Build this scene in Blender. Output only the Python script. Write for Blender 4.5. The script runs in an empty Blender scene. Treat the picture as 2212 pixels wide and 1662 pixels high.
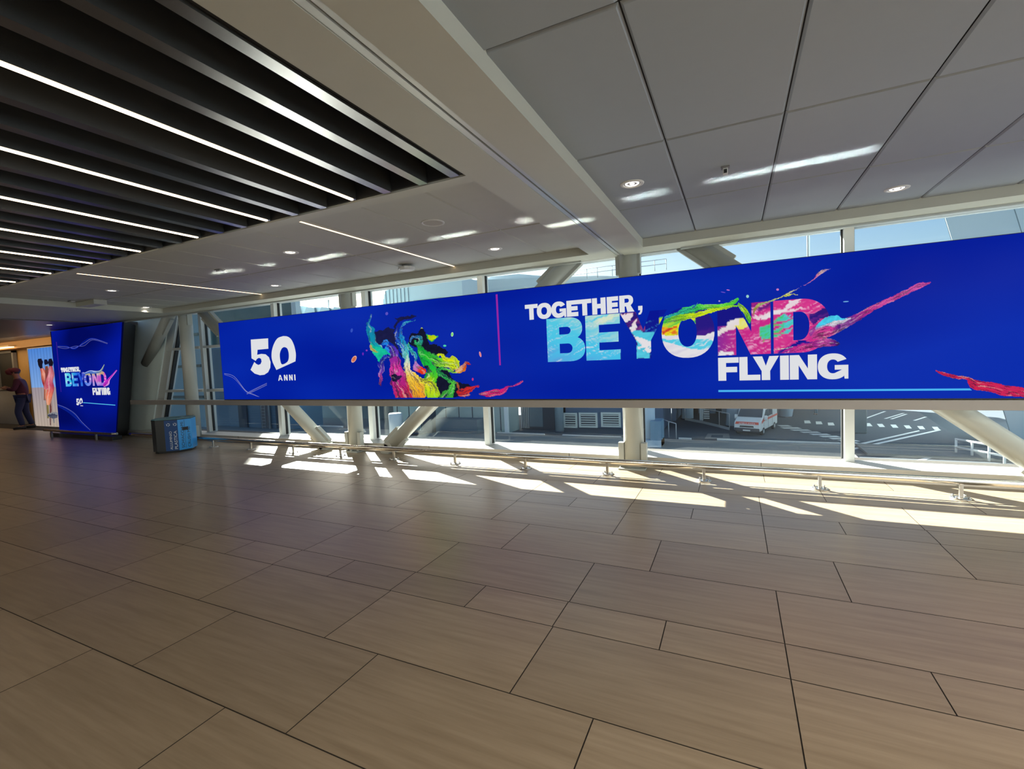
import bpy, bmesh, math, random
from mathutils import Vector, Matrix, noise
from mathutils.geometry import tessellate_polygon

random.seed(7)
S = bpy.context.scene
C = S.collection
PI = math.pi

# ------------------------------------------------------------------ camera
W_PX, H_PX, FPX = 2212, 1662, 1010.83
YAW, PITCH, ROLL = -0.44598, -0.0572306, -0.0435033
EYE = Vector((0, 0, 1.6))
_f = Vector((math.sin(YAW) * math.cos(PITCH), math.cos(YAW) * math.cos(PITCH), math.sin(PITCH)))
_r = Vector((math.cos(YAW), -math.sin(YAW), 0))
_u = _r.cross(_f)
RT = _r * math.cos(ROLL) + _u * math.sin(ROLL)
UP = -_r * math.sin(ROLL) + _u * math.cos(ROLL)
cam = bpy.data.cameras.new('camera')
cam.sensor_fit = 'HORIZONTAL'
cam.sensor_width = 36.0
cam.lens = 36.0 * FPX / W_PX
cam.clip_end = 500
cam_o = bpy.data.objects.new('camera', cam)
C.objects.link(cam_o)
cam_o.matrix_world = Matrix(((RT.x, UP.x, -_f.x, EYE.x), (RT.y, UP.y, -_f.y, EYE.y), (RT.z, UP.z, -_f.z, EYE.z), (0, 0, 0, 1)))
S.camera = cam_o

# ------------------------------------------------------------------ world, sun, exposure
S.view_settings.view_transform = 'Standard'
S.view_settings.look = 'None'
S.view_settings.exposure = 0.0
S.view_settings.gamma = 1.0
S.view_settings.use_curve_mapping = False
SUN_DIR = Vector((1.12, -1.0, -0.82)).normalized()      # the way the sunlight travels
world = bpy.data.worlds.new('sky')
S.world = world
world.use_nodes = True
wn = world.node_tree.nodes
wl = world.node_tree.links
wn.clear()
sky = wn.new('ShaderNodeTexSky')
sky.sky_type = 'NISHITA'
sky.sun_disc = False
sky.sun_elevation = math.asin(-SUN_DIR.z)
sky.sun_rotation = math.atan2(-SUN_DIR.x, -SUN_DIR.y)
sky.air_density = 1.0
sky.dust_density = 1.5
sky.ozone_density = 1.0
hsv = wn.new('ShaderNodeHueSaturation')
hsv.inputs['Saturation'].default_value = 1.3
bg = wn.new('ShaderNodeBackground')
bg.inputs['Strength'].default_value = 0.165
out = wn.new('ShaderNodeOutputWorld')
wl.new(sky.outputs[0], hsv.inputs['Color'])
wl.new(hsv.outputs[0], bg.inputs[0])
wl.new(bg.outputs[0], out.inputs[0])

sun = bpy.data.lights.new('sun', 'SUN')
sun.energy = 48.0
sun.angle = math.radians(0.55)
sun.color = (1.0, 0.95, 0.84)
sun_o = bpy.data.objects.new('sun', sun)
C.objects.link(sun_o)
sun_o.rotation_euler = SUN_DIR.to_track_quat('-Z', 'Y').to_euler()
sun_o.location = (-10, 12, 9)


def area(name, loc, direction, sx, sy, power, color, spread=PI, shape='RECTANGLE'):
    a = bpy.data.lights.new(name, 'AREA')
    a.shape = shape
    a.size, a.size_y = sx, sy
    a.energy = power
    a.color = color
    a.spread = spread
    o = bpy.data.objects.new(name, a)
    C.objects.link(o)
    o.location = loc
    o.rotation_euler = Vector(direction).to_track_quat('-Z', 'Y').to_euler()
    return o


# fill lamps outside added glazed openings behind and right of camera; unseen ceiling lamps
area('rear_fill', (4.0, -8.9, 1.6), (0, 1, 0.02), 8, 2.6, 230, (0.93, 0.96, 1.0))
area('side_fill', (8.9, 1.6, 1.6), (-1, 0, 0.0), 8.6, 2.6, 350, (0.93, 0.97, 1.0))
for xx, yy, pw in ((3.2, 0.6, 120), (4.6, 0.4, 105), (1.4, -1.4, 84), (5.2, -1.6, 90)):
    area('rear_lamp', (xx, yy, 2.88), (0, 0, -1), 0.6, 0.6, pw, (1.0, 0.88, 0.68))


# ------------------------------------------------------------------ helpers: picture rays
def ray(u, v):
    return RT * ((u - W_PX / 2) / FPX) + UP * (-(v - H_PX / 2) / FPX) + _f


def ony(u, v, y):
    d = ray(u, v)
    return EYE + d * (y / d.y)


def onz(u, v, z):
    d = ray(u, v)
    return EYE + d * ((z - EYE.z) / d.z)


def unproject(p):
    d = Vector(p) - EYE
    k = d.dot(_f)
    return (W_PX / 2 + FPX * d.dot(RT) / k, H_PX / 2 - FPX * d.dot(UP) / k)


def crop(s, ox, oy):
    return lambda a, b: (ox + a / s, oy + b / s)


# ------------------------------------------------------------------ helpers: materials
def lin(c):
    r = []
    for x in c[:3]:
        x = x / 255.0
        r.append(x / 12.92 if x <= 0.04045 else ((x + 0.055) / 1.055) ** 2.4)
    return tuple(r)


MATS = {}


def mat(name, col, rough=0.5, metal=0.0, var=0.06, scale=9.0, bump=0.0, spec=0.5, emit=None, estr=0.0):
    """A Principled material with a faint noise in its colour."""
    if name in MATS:
        return MATS[name]
    m = bpy.data.materials.new(name)
    m.use_nodes = True
    n, l = m.node_tree.nodes, m.node_tree.links
    p = n['Principled BSDF']
    p.inputs['Roughness'].default_value = rough
    p.inputs['Metallic'].default_value = metal
    p.inputs['Specular IOR Level'].default_value = spec
    tc = n.new('ShaderNodeTexCoord')
    nz = n.new('ShaderNodeTexNoise')
    nz.inputs['Scale'].default_value = scale
    nz.inputs['Detail'].default_value = 3
    l.new(tc.outputs['Object'], nz.inputs['Vector'])
    mx = n.new('ShaderNodeMix')
    mx.data_type = 'RGBA'
    mx.inputs[6].default_value = (*[min(1, x * (1 + var)) for x in col], 1)
    mx.inputs[7].default_value = (*[x * (1 - var) for x in col], 1)
    l.new(nz.outputs['Fac'], mx.inputs[0])
    l.new(mx.outputs[2], p.inputs['Base Color'])
    if bump:
        b = n.new('ShaderNodeBump')
        b.inputs['Strength'].default_value = bump
        b.inputs['Distance'].default_value = 0.01
        l.new(nz.outputs['Fac'], b.inputs['Height'])
        l.new(b.outputs[0], p.inputs['Normal'])
    if emit:
        p.inputs['Emission Color'].default_value = (*emit, 1)
        p.inputs['Emission Strength'].default_value = estr
    MATS[name] = m
    return m


def emat(name, col, strength=1.0):
    if name in MATS:
        return MATS[name]
    m = bpy.data.materials.new(name)
    m.use_nodes = True
    n, l = m.node_tree.nodes, m.node_tree.links
    n.clear()
    e = n.new('ShaderNodeEmission')
    e.inputs[0].default_value = (*col, 1)
    e.inputs[1].default_value = strength
    o = n.new('ShaderNodeOutputMaterial')
    l.new(e.outputs[0], o.inputs[0])
    MATS[name] = m
    return m


def vmat(name, strength=1.0):
    """Screen picture: emission from the mesh's own colours."""
    if name in MATS:
        return MATS[name]
    m = bpy.data.materials.new(name)
    m.use_nodes = True
    n, l = m.node_tree.nodes, m.node_tree.links
    n.clear()
    a = n.new('ShaderNodeAttribute')
    a.attribute_name = 'Col'
    e = n.new('ShaderNodeEmission')
    e.inputs[1].default_value = strength
    o = n.new('ShaderNodeOutputMaterial')
    l.new(a.outputs['Color'], e.inputs[0])
    l.new(e.outputs[0], o.inputs[0])
    MATS[name] = m
    return m


def screen_mat(name, lo, hi, sx, sz, strength=1.0):
    """Lit display: a blue field a little brighter in broad patches of the picture shown."""
    m = bpy.data.materials.new(name)
    m.use_nodes = True
    n, l = m.node_tree.nodes, m.node_tree.links
    n.clear()
    tc = n.new('ShaderNodeTexCoord')
    mp = n.new('ShaderNodeMapping')
    mp.inputs['Scale'].default_value = (sx, 1, sz)
    nz = n.new('ShaderNodeTexNoise')
    nz.inputs['Scale'].default_value = 1.0
    nz.inputs['Detail'].default_value = 1
    rp = n.new('ShaderNodeValToRGB')
    rp.color_ramp.elements[0].position = 0.35
    rp.color_ramp.elements[0].color = (*lo, 1)
    rp.color_ramp.elements[1].position = 0.68
    rp.color_ramp.elements[1].color = (*hi, 1)
    e = n.new('ShaderNodeEmission')
    e.inputs[1].default_value = strength
    gl = n.new('ShaderNodeBsdfGlossy')
    gl.inputs['Roughness'].default_value = 0.25
    gl.inputs['Color'].default_value = (0.0015, 0.0015, 0.0015, 1)
    ad = n.new('ShaderNodeAddShader')
    o = n.new('ShaderNodeOutputMaterial')
    l.new(tc.outputs['Object'], mp.inputs[0])
    l.new(mp.outputs[0], nz.inputs[0])
    l.new(nz.outputs['Fac'], rp.inputs[0])
    l.new(rp.outputs[0], e.inputs[0])
    l.new(e.outputs[0], ad.inputs[0])
    l.new(gl.outputs[0], ad.inputs[1])
    l.new(ad.outputs[0], o.inputs[0])
    return m


def glass_mat(name, tint=(0.92, 0.965, 0.975), refl=1.0):
    m = bpy.data.materials.new(name)
    m.use_nodes = True
    n, l = m.node_tree.nodes, m.node_tree.links
    n.clear()
    lw = n.new('ShaderNodeLayerWeight')
    lw.inputs['Blend'].default_value = 0.5
    pw = n.new('ShaderNodeMath')
    pw.operation = 'POWER'
    pw.inputs[1].default_value = 4.0
    ma = n.new('ShaderNodeMath')
    ma.operation = 'MULTIPLY_ADD'
    ma.inputs[1].default_value = 0.9 * refl
    ma.inputs[2].default_value = 0.045 * refl
    ma.use_clamp = True
    tr = n.new('ShaderNodeBsdfTransparent')
    tr.inputs[0].default_value = (*tint, 1)
    gl = n.new('ShaderNodeBsdfGlossy')
    gl.inputs['Roughness'].default_value = 0.0
    mx = n.new('ShaderNodeMixShader')
    o = n.new('ShaderNodeOutputMaterial')
    l.new(lw.outputs['Facing'], pw.inputs[0])
    l.new(pw.outputs[0], ma.inputs[0])
    l.new(ma.outputs[0], mx.inputs[0])
    l.new(tr.outputs[0], mx.inputs[1])
    l.new(gl.outputs[0], mx.inputs[2])
    l.new(mx.outputs[0], o.inputs[0])
    return m


def floor_mat(name, dark, light, rough):
    m = bpy.data.materials.new(name)
    m.use_nodes = True
    n, l = m.node_tree.nodes, m.node_tree.links
    p = n['Principled BSDF']
    g = n.new('ShaderNodeNewGeometry')
    mp = n.new('ShaderNodeMapping')
    mp.inputs['Scale'].default_value = (1.6, 26.0, 1.0)
    n1 = n.new('ShaderNodeTexNoise')
    n1.inputs['Scale'].default_value = 1.0
    n1.inputs['Detail'].default_value = 5
    n1.inputs['Roughness'].default_value = 0.62
    n2 = n.new('ShaderNodeTexNoise')
    n2.inputs['Scale'].default_value = 0.9
    n2.inputs['Detail'].default_value = 2
    off = n.new('ShaderNodeVectorMath')
    off.operation = 'SCALE'
    off.inputs[0].default_value = (37.0, 11.0, 5.0)
    add = n.new('ShaderNodeVectorMath')
    l.new(g.outputs['Random Per Island'], off.inputs['Scale'])
    l.new(g.outputs['Position'], mp.inputs[0])
    l.new(mp.outputs[0], add.inputs[0])
    l.new(off.outputs[0], add.inputs[1])
    l.new(add.outputs[0], n1.inputs['Vector'])
    l.new(g.outputs['Position'], n2.inputs['Vector'])
    rp = n.new('ShaderNodeValToRGB')
    rp.color_ramp.elements[0].position = 0.30
    rp.color_ramp.elements[0].color = (*dark, 1)
    rp.color_ramp.elements[1].position = 0.66
    rp.color_ramp.elements[1].color = (*light, 1)
    l.new(n1.outputs['Fac'], rp.inputs[0])
    mr = n.new('ShaderNodeMapRange')
    mr.inputs['To Min'].default_value = 0.90
    mr.inputs['To Max'].default_value = 1.08
    l.new(g.outputs['Random Per Island'], mr.inputs['Value'])
    mm = n.new('ShaderNodeMix')
    mm.data_type = 'RGBA'
    mm.blend_type = 'MULTIPLY'
    mm.inputs[0].default_value = 1.0
    l.new(rp.outputs[0], mm.inputs[6])
    l.new(mr.outputs[0], mm.inputs[7])
    l.new(mm.outputs[2], p.inputs['Base Color'])
    r2 = n.new('ShaderNodeMapRange')
    r2.inputs['To Min'].default_value = rough - 0.05
    r2.inputs['To Max'].default_value = rough + 0.08
    l.new(n1.outputs['Fac'], r2.inputs['Value'])
    l.new(r2.outputs[0], p.inputs['Roughness'])
    p.inputs['Specular IOR Level'].default_value = 0.5
    b = n.new('ShaderNodeBump')
    b.inputs['Strength'].default_value = 0.05
    b.inputs['Distance'].default_value = 0.004
    l.new(n1.outputs['Fac'], b.inputs['Height'])
    l.new(b.outputs[0], p.inputs['Normal'])
    return m


# ------------------------------------------------------------------ helpers: meshes and objects
class MB:
    """Collects shapes (world coordinates) and links them as ONE mesh object."""

    def __init__(s):
        s.v, s.f, s.c, s.mi, s.sm = [], [], [], [], []
        s.cur_m = 0

    def face(s, idx, col=None, smooth=False):
        s.f.append(tuple(idx))
        s.c.append(col)
        s.mi.append(s.cur_m)
        s.sm.append(smooth)

    def add(s, vs, fs, col=None, smooth=False):
        o = len(s.v)
        s.v += [Vector(p) for p in vs]
        for f in fs:
            s.face([o + i for i in f], col, smooth)
        return s

    def box(s, x0, x1, y0, y1, z0, z1, M=None, col=None):
        vs = [Vector((x, y, z)) for z in (z0, z1) for y in (y0, y1) for x in (x0, x1)]
        if M:
            vs = [M @ p for p in vs]
        return s.add(vs, [(0, 2, 3, 1), (4, 5, 7, 6), (0, 1, 5, 4), (2, 6, 7, 3), (0, 4, 6, 2), (1, 3, 7, 5)], col)

    def rbox(s, x0, x1, y0, y1, z0, z1, b=0.01, M=None):
        """box with chamfered edges"""
        bm = bmesh.new()
        bmesh.ops.create_cube(bm, size=1)
        for p in bm.verts:
            p.co = Vector((x0 + (p.co.x + .5) * (x1 - x0), y0 + (p.co.y + .5) * (y1 - y0), z0 + (p.co.z + .5) * (z1 - z0)))
        bmesh.ops.bevel(bm, geom=bm.edges[:], offset=b, segments=2, affect='EDGES', profile=0.5)
        bm.verts.index_update()
        vs = [M @ p.co if M else p.co.copy() for p in bm.verts]
        s.add(vs, [[q.index for q in f.verts] for f in bm.faces], None, True)
        bm.free()
        return s

    def tube(s, pts, r, n=16, caps=True, col=None):
        """a tube through points; r one radius or one per point"""
        pts = [Vector(p) for p in pts]
        rs = r if isinstance(r, (list, tuple)) else [r] * len(pts)
        o = len(s.v)
        prev = None
        for i, p in enumerate(pts):
            a = pts[max(0, i - 1)]
            b = pts[min(len(pts) - 1, i + 1)]
            d = (b - a).normalized()
            if prev is None:
                e = d.orthogonal().normalized()
            else:
                e = (prev - d * prev.dot(d)).normalized()
            prev = e
            g = d.cross(e)
            for k in range(n):
                t = 2 * PI * k / n
                s.v.append(p + (e * math.cos(t) + g * math.sin(t)) * rs[i])
        for i in range(len(pts) - 1):
            for k in range(n):
                a, b = o + i * n + k, o + i * n + (k + 1) % n
                s.face((a, b, b + n, a + n), col, True)
        if caps:
            s.face([o + k for k in range(n)][::-1], col)
            e = o + (len(pts) - 1) * n
            s.face([e + k for k in range(n)], col)
        return s

    def lathe(s, prof, M, n=28, col=None):
        """revolve (r, z) pairs about local z, placed by matrix M"""
        o = len(s.v)
        for r, z in prof:
            for k in range(n):
                t = 2 * PI * k / n
                s.v.append(M @ Vector((r * math.cos(t), r * math.sin(t), z)))
        for i in range(len(prof) - 1):
            for k in range(n):
                a, b = o + i * n + k, o + i * n + (k + 1) % n
                s.face((a, b, b + n, a + n), col, True)
        return s

    def ball(s, c, rx, ry, rz, nu=14, nv=9, M=None):
        o = len(s.v)
        c = Vector(c)
        for i in range(nv + 1):
            ph = PI * i / nv
            for k in range(nu):
                t = 2 * PI * k / nu
                p = Vector((rx * math.sin(ph) * math.cos(t), ry * math.sin(ph) * math.sin(t), rz * math.cos(ph)))
                s.v.append((M @ p if M else p) + c)
        for i in range(nv):
            for k in range(nu):
                a, b = o + i * nu + k, o + i * nu + (k + 1) % nu
                s.face((a, a + nu, b + nu, b), None, True)
        return s

    def prism(s, loops, ex, col=None):
        """loops: one outer (then holes) of 3D points on a plane; ex: extrusion vector"""
        loops = [[Vector(p) for p in lp] for lp in loops]
        ex = Vector(ex)
        flat = [p for lp in loops for p in lp]
        n = len(flat)
        tris = tessellate_polygon(loops)
        o = len(s.v)
        s.v += flat + [p + ex for p in flat]
        for t in tris:
            s.face([o + i for i in t], col)
            s.face([o + n + i for i in reversed(t)], col)
        k = 0
        for lp in loops:
            m = len(lp)
            for i in range(m):
                a, b = k + i, k + (i + 1) % m
                s.face((o + a, o + b, o + b + n, o + a + n), col)
            k += m
        return s

    def flat(s, loops, col=None):
        loops = [[Vector(p) for p in lp] for lp in loops]
        o = len(s.v)
        s.v += [p for lp in loops for p in lp]
        for t in tessellate_polygon(loops):
            s.face([o + i for i in t], col)
        return s

    def build(s, name, m, parent=None, bevel=0.0, fixn=True):
        me = bpy.data.meshes.new(name)
        off = Vector((0, 0, 0))
        q = parent
        while q is not None:
            off += Vector(q.location)
            q = q.parent
        me.from_pydata([tuple(p - off) for p in s.v], [], s.f)
        for mm in (m if isinstance(m, (list, tuple)) else [m]):
            me.materials.append(mm)
        me.polygons.foreach_set('material_index', s.mi)
        me.polygons.foreach_set('use_smooth', s.sm)
        if any(c is not None for c in s.c):
            at = me.color_attributes.new('Col', 'FLOAT_COLOR', 'CORNER')
            for pl, c in zip(me.polygons, s.c):
                c = c or (0, 0, 0)
                for j, li in enumerate(pl.loop_indices):
                    cc = c[j] if isinstance(c[0], (tuple, list)) else c
                    at.data[li].color = (*cc[:3], 1)
        if fixn:
            bm = bmesh.new()
            bm.from_mesh(me)
            bmesh.ops.recalc_face_normals(bm, faces=bm.faces)
            bm.to_mesh(me)
            bm.free()
        me.update()
        o = bpy.data.objects.new(name, me)
        C.objects.link(o)
        if parent:
            o.parent = parent
        if bevel:
            b = o.modifiers.new('bevel', 'BEVEL')
            b.width = bevel
            b.segments = 2
            b.limit_method = 'ANGLE'
        return o


def tag(o, label=None, cat=None, group=None, kind=None):
    if label:
        o['label'] = label
    if cat:
        o['category'] = cat
    if group:
        o['group'] = group
    if kind:
        o['kind'] = kind
    return o


def thing(name, label, cat, loc=(0, 0, 0), group=None, kind=None):
    o = bpy.data.objects.new(name, None)
    o.empty_display_size = 0.1
    C.objects.link(o)
    o.location = loc
    return tag(o, label, cat, group, kind)


def copy_tree(o, parent=None):
    c = o.copy()
    C.objects.link(c)
    if parent:
        c.parent = parent
    for ch in [x for x in o.children]:
        copy_tree(ch, c)
    return c


def text_mesh(body, size, M, m, name, parent, align='LEFT'):
    cu = bpy.data.curves.new(name, 'FONT')
    cu.body = body
    cu.size = size
    cu.align_x = align
    cu.extrude = 0.0015
    to = bpy.data.objects.new(name, cu)
    me = bpy.data.meshes.new_from_object(to)
    bpy.data.objects.remove(to)
    bpy.data.curves.remove(cu)
    off = Vector((0, 0, 0))
    q = parent
    while q is not None:
        off += Vector(q.location)
        q = q.parent
    me.transform(M)
    me.transform(Matrix.Translation(-off))
    me.name = name
    me.materials.clear()
    me.materials.append(m)
    o = bpy.data.objects.new(name, me)
    C.objects.link(o)
    o.parent = parent
    return o


def spline(pts, n=8, closed=False):
    """Catmull-Rom through points of any dimension (tuples)"""
    out_ = []
    m = len(pts)
    rng = range(m) if closed else range(m - 1)
    for i in rng:
        if closed:
            p0, p1, p2, p3 = pts[(i - 1) % m], pts[i], pts[(i + 1) % m], pts[(i + 2) % m]
        else:
            p0, p1, p2, p3 = pts[max(0, i - 1)], pts[i], pts[i + 1], pts[min(m - 1, i + 2)]
        for k in range(n):
            t = k / n
            out_.append(tuple(0.5 * (2 * b + (c - a) * t + (2 * a - 5 * b + 4 * c - d) * t * t + (3 * b - a - 3 * c + d) * t ** 3)
                              for a, b, c, d in zip(p0, p1, p2, p3)))
    if not closed:
        out_.append(tuple(pts[-1]))
    return out_

# ------------------------------------------------------------------ materials of the room
M_TILE = floor_mat('floor_tile', (0.265, 0.198, 0.128), (0.355, 0.274, 0.186), 0.31)
M_GROUT = mat('grout', (0.035, 0.028, 0.022), 0.9)
M_PANEL = mat('ceiling_panel', (0.285, 0.318, 0.350), 0.55, var=0.02)
M_CREAM = mat('cream_paint', (0.44, 0.44, 0.385), 0.5, var=0.02)
M_TRIMG = mat('pale_channel', (0.46, 0.48, 0.47), 0.35, 0.3, var=0.02)
M_DARKGAP = mat('dark_gap', (0.02, 0.02, 0.022), 0.8)
M_BLACK = mat('black_void', (0.012, 0.012, 0.013), 0.7)
M_SLAT = mat('black_slat', (0.035, 0.037, 0.037), 0.27, 0.0, spec=1.0)
M_SLAT.node_tree.nodes['Principled BSDF'].inputs['Coat Weight'].default_value = 0.7
M_SLAT.node_tree.nodes['Principled BSDF'].inputs['Coat Roughness'].default_value = 0.25
M_SLATEND = mat('slat_end', (0.03, 0.03, 0.035), 0.6)
M_WHITE = mat('white_steel', (0.40, 0.41, 0.38), 0.35, var=0.03)
M_MULL = mat('mullion_aluminium', (0.60, 0.62, 0.61), 0.38, var=0.02)
M_GASKET = mat('black_gasket', (0.01, 0.01, 0.012), 0.6)
M_WALL = mat('white_wall', (0.76, 0.86, 0.84), 0.6, var=0.03)
M_BEAM = mat('grey_beam', (0.33, 0.30, 0.28), 0.45, 0.2, var=0.03)
M_CURB = mat('curb_metal', (0.50, 0.49, 0.46), 0.45, 0.1, var=0.05)
M_STEEL = mat('stainless_rail', (0.62, 0.58, 0.52), 0.16, 1.0, var=0.03)
M_STEELB = mat('satin_steel', (0.50, 0.48, 0.45), 0.30, 1.0, var=0.03)
M_GLASS = glass_mat('window_glass')
M_WARM = emat('warm_led', (1.0, 0.76, 0.50), 8.0)
M_BULB = emat('lamp_glow', (1.0, 0.90, 0.82), 3.2)
M_CHROME = mat('lamp_reflector', (0.75, 0.74, 0.73), 0.12, 1.0)
M_PLASTIC = mat('white_plastic', (0.60, 0.60, 0.58), 0.4, var=0.02)
M_GREYPL = mat('grey_plastic', (0.20, 0.20, 0.20), 0.5)

# ------------------------------------------------------------------ floor
ROWS = [-0.49, 0.11, 0.71, 1.312, 1.905, 2.50, 2.80, 3.41, 4.02, 4.64, 4.95, 5.57, 6.18, 6.62]
ROWS = [-0.49 - 0.6 * k for k in range(13, 0, -1)] + ROWS
PH = {2.50: 0.22, 4.64: 0.21, 0.71: 0.22, 1.312: 0.63, 1.905: 0.22, 2.80: 0.22, 3.41: 0.63, 4.02: 0.21, 4.95: 0.21, 5.57: 0.82, 6.18: 0.3}
fl = MB()
fl.cur_m = 1
fl.box(-34, 9, -8.6, 7.9, -0.06, -0.003)
fl.cur_m = 0
for i in range(len(ROWS) - 1):
    y0, y1 = ROWS[i], ROWS[i + 1]
    half = abs(y1 - y0) < 0.35
    st = 0.61 if half else 1.215
    x = PH.get(y0, 0.22 if i % 2 else 0.63) - st * round(30 / st)
    while x < 8.4:
        a, b = max(x, -33) + 0.003, min(x + st, 8.4) - 0.003
        if b > a:
            fl.add([(a, y0 + .003, 0), (b, y0 + .003, 0), (b, y1 - .003, 0), (a, y1 - .003, 0)], [(0, 1, 2, 3)])
        x += st
tag(fl.build('floor', [M_TILE, M_GROUT], fixn=False), kind='structure')

# ------------------------------------------------------------------ ceiling
ZB, ZC = 2.90, 3.00          # underside of beams and borders / underside of the panels
YE = 6.40                    # outer edge of the ceiling


def panels(xs, ys, z, g=0.0035):
    b = MB()
    for x0, x1 in zip(xs, xs[1:]):
        for y0, y1 in zip(ys, ys[1:]):
            t = 0.012
            b.add([(x0 + g, y0 + g, z + t), (x1 - g, y0 + g, z + t), (x1 - g, y1 - g, z + t), (x0 + g, y1 - g, z + t),
                   (x0 + g + t, y0 + g + t, z), (x1 - g - t, y0 + g + t, z), (x1 - g - t, y1 - g - t, z), (x0 + g + t, y1 - g - t, z)],
                  [(4, 5, 6, 7), (0, 1, 5, 4), (1, 2, 6, 5), (2, 3, 7, 6), (3, 0, 4, 7)])
    return b


cl = thing('ceiling', None, None, (2, 3, 3), kind='structure')
panels([-1.01 - .09] + [-0.40 + 0.695 * k for k in range(13)], [-8.4, -7.6, -6.23, -4.86, -3.49, -2.12, -0.75, 0.61, 1.985, 3.36, 4.73, 6.06], ZC).build('panels', M_PANEL, cl)
panels([-11.36 + 0.697 * k for k in range(14)] + [-1.66], [3.06, 4.68, 6.06], ZC).build('panels', mat('ceiling_panel_bounce', (0.42, 0.425, 0.385), 0.55, var=0.02), cl)  # same panels; paler colour stands in for light bounced off the floor
b = MB()
b.box(-14, 8.6, -8.6, 6.5, 3.9, 3.96)
b.box(-11.3, 8.6, 3.0, 6.3, 3.02, 3.05)
b.box(-1.3, 8.6, -8.6, 3.0, 3.02, 3.05)
b.build('upper_slab', M_DARKGAP, cl)
b = MB()
b.box(-1.01, 8.5, 6.05, YE, ZB, 3.3)                    # border along the glass, right of the beam
b.box(-14.0, -1.70, 6.05, YE, ZB, 3.3)                  # border along the glass, left of the beam
b.box(-14.0, -1.70, 2.95, 3.07, ZB, 3.3)                # border along the slats
b.box(-14.0, -11.25, 3.07, 6.05, ZB, 3.3)               # border at the far end
b.box(-11.25, -10.6, 4.55, 4.75, ZB + .02, 3.05)
b.build('border', M_CREAM, cl)
b = MB()
b.box(-0.6, 8.5, YE - 0.045, YE + 0.004, ZB - 0.022, ZB)    # thin bead under the outer edge
b.box(-14.0, -1.9, YE - 0.045, YE + 0.004, ZB - 0.022, ZB)
b.build('edge_bead', M_TRIMG, cl)

bt = thing('trim_1', None, None, (-1.35, 3, 2.9), kind='structure')      # the wide cream ceiling beam
b = MB()
b.box(-1.70, -1.405, -8.5, YE, ZB, 3.4)
b.box(-1.315, -1.01, -8.5, YE, ZB, 3.4)
b.build('beam_casing', M_CREAM, bt)
b = MB()
b.box(-1.402, -1.363, -8.5, YE - .04, ZB + .004, 3.3)
b.box(-1.354, -1.318, -8.5, YE - .02, ZB + .010, 3.3)
b.build('joint_channel', M_TRIMG, bt)

# dark well above the slats
b = MB()
b.box(-14.0, -1.72, -8.5, 2.95, 3.72, 3.78)
b.box(-14.0, -1.72, 2.93, 2.949, 2.915, 3.72)
b.box(-1.735, -1.705, -8.5, 2.95, 2.915, 3.72)
tag(b.build('ceiling', M_BLACK), kind='structure')

# slats: one every third of a metre, every third place a light line instead
ORD = ['first', 'second', 'third', 'fourth', 'fifth', 'sixth', 'seventh', 'eighth', 'ninth', 'tenth', 'eleventh']


def slat(name, x, w, top):
    b = MB()
    b.box(x - w / 2, x + w / 2, -7.5, 2.925, ZB, top)
    return b


k = 0
slat_x = [-1.775]
for i in range(30):
    slat_x.append(-2.05 - i / 3.0)
nl = 0
for i, x in enumerate(slat_x):
    if x < -11:
        break
    if i > 0 and (i - 1) % 3 == 2:
        t = thing('light_line', 'long warm white light line between the black ceiling slats, %s from the cream beam' % ORD[nl], 'light', (x, 0, ZB), 'light lines among the ceiling slats')
        b = MB()
        b.box(x - .018, x + .018, -7.5, 2.925, ZB + .008, 3.1)
        b.build('housing', M_SLAT, t)
        b = MB()
        b.box(x - .0105, x + .0105, -7.4, 2.90, ZB - .002, ZB + .007)
        b.build('diffuser', M_WARM, t)
        nl += 1
        continue
    if i == 0:
        lab = 'black metal slat tight against the edge of the cream ceiling beam'
    elif nl == 0:
        lab = 'black metal ceiling slat, %s one between the cream beam edge slat and the first light line' % ('first' if i == 1 else 'second')
    else:
        lab = 'black metal ceiling slat, %s one past the %s light line from the cream beam' % ('first' if (i - 1) % 3 == 0 else 'second', ORD[nl - 1])
    o = slat('ceiling_slat', x, 0.072, 3.16).build('ceiling_slat', M_SLAT)
    tag(o, lab, 'slat', 'black ceiling slats')

# ------------------------------------------------------------------ the other walls (behind and beside the camera, and the far end)
b = MB()
b.prism([[(8.4, -8.4, 0), (8.4, 7.2, 0), (8.4, 7.2, 3.3), (8.4, -8.4, 3.3)], [(8.4, -3.0, .15), (8.4, -3.0, 2.88), (8.4, 6.2, 2.88), (8.4, 6.2, .15)]], (.2, 0, 0))
tag(b.build('wall_right', M_WALL), kind='structure')
b = MB()
b.prism([[(-34, -8.4, 0), (8.6, -8.4, 0), (8.6, -8.4, 3.9), (-34, -8.4, 3.9)], [(-0.4, -8.4, .15), (-0.4, -8.4, 2.88), (8.2, -8.4, 2.88), (8.2, -8.4, .15)]], (0, -.2, 0))
tag(b.build('wall_back', M_WALL), kind='structure')
w = thing('window_10', None, None, (8.5, 1.6, .15), kind='structure')  # unseen glazed opening, added for the side fill lamp
for k in range(5):
    b = MB()
    y = -3.0 + k * 2.28
    b.box(8.42, 8.58, y, y + .08, .15, 2.88)
    b.build('mullion', M_MULL, w)
b = MB()
b.box(8.49, 8.505, -3.0, 6.2, .15, 2.88)
b.build('pane', M_GLASS, w)
w = thing('window_11', None, None, (4, -8.5, .15), kind='structure')  # added opening out of view, glazed in front of the rear fill lamp
for k in range(5):
    b = MB()
    x = -0.4 + k * 2.13
    b.box(x, x + .08, -8.58, -8.42, .15, 2.88)
    b.build('mullion', M_MULL, w)
b = MB()
b.box(-0.4, 8.2, -8.505, -8.49, .15, 2.88)
b.build('pane', M_GLASS, w)

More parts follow.
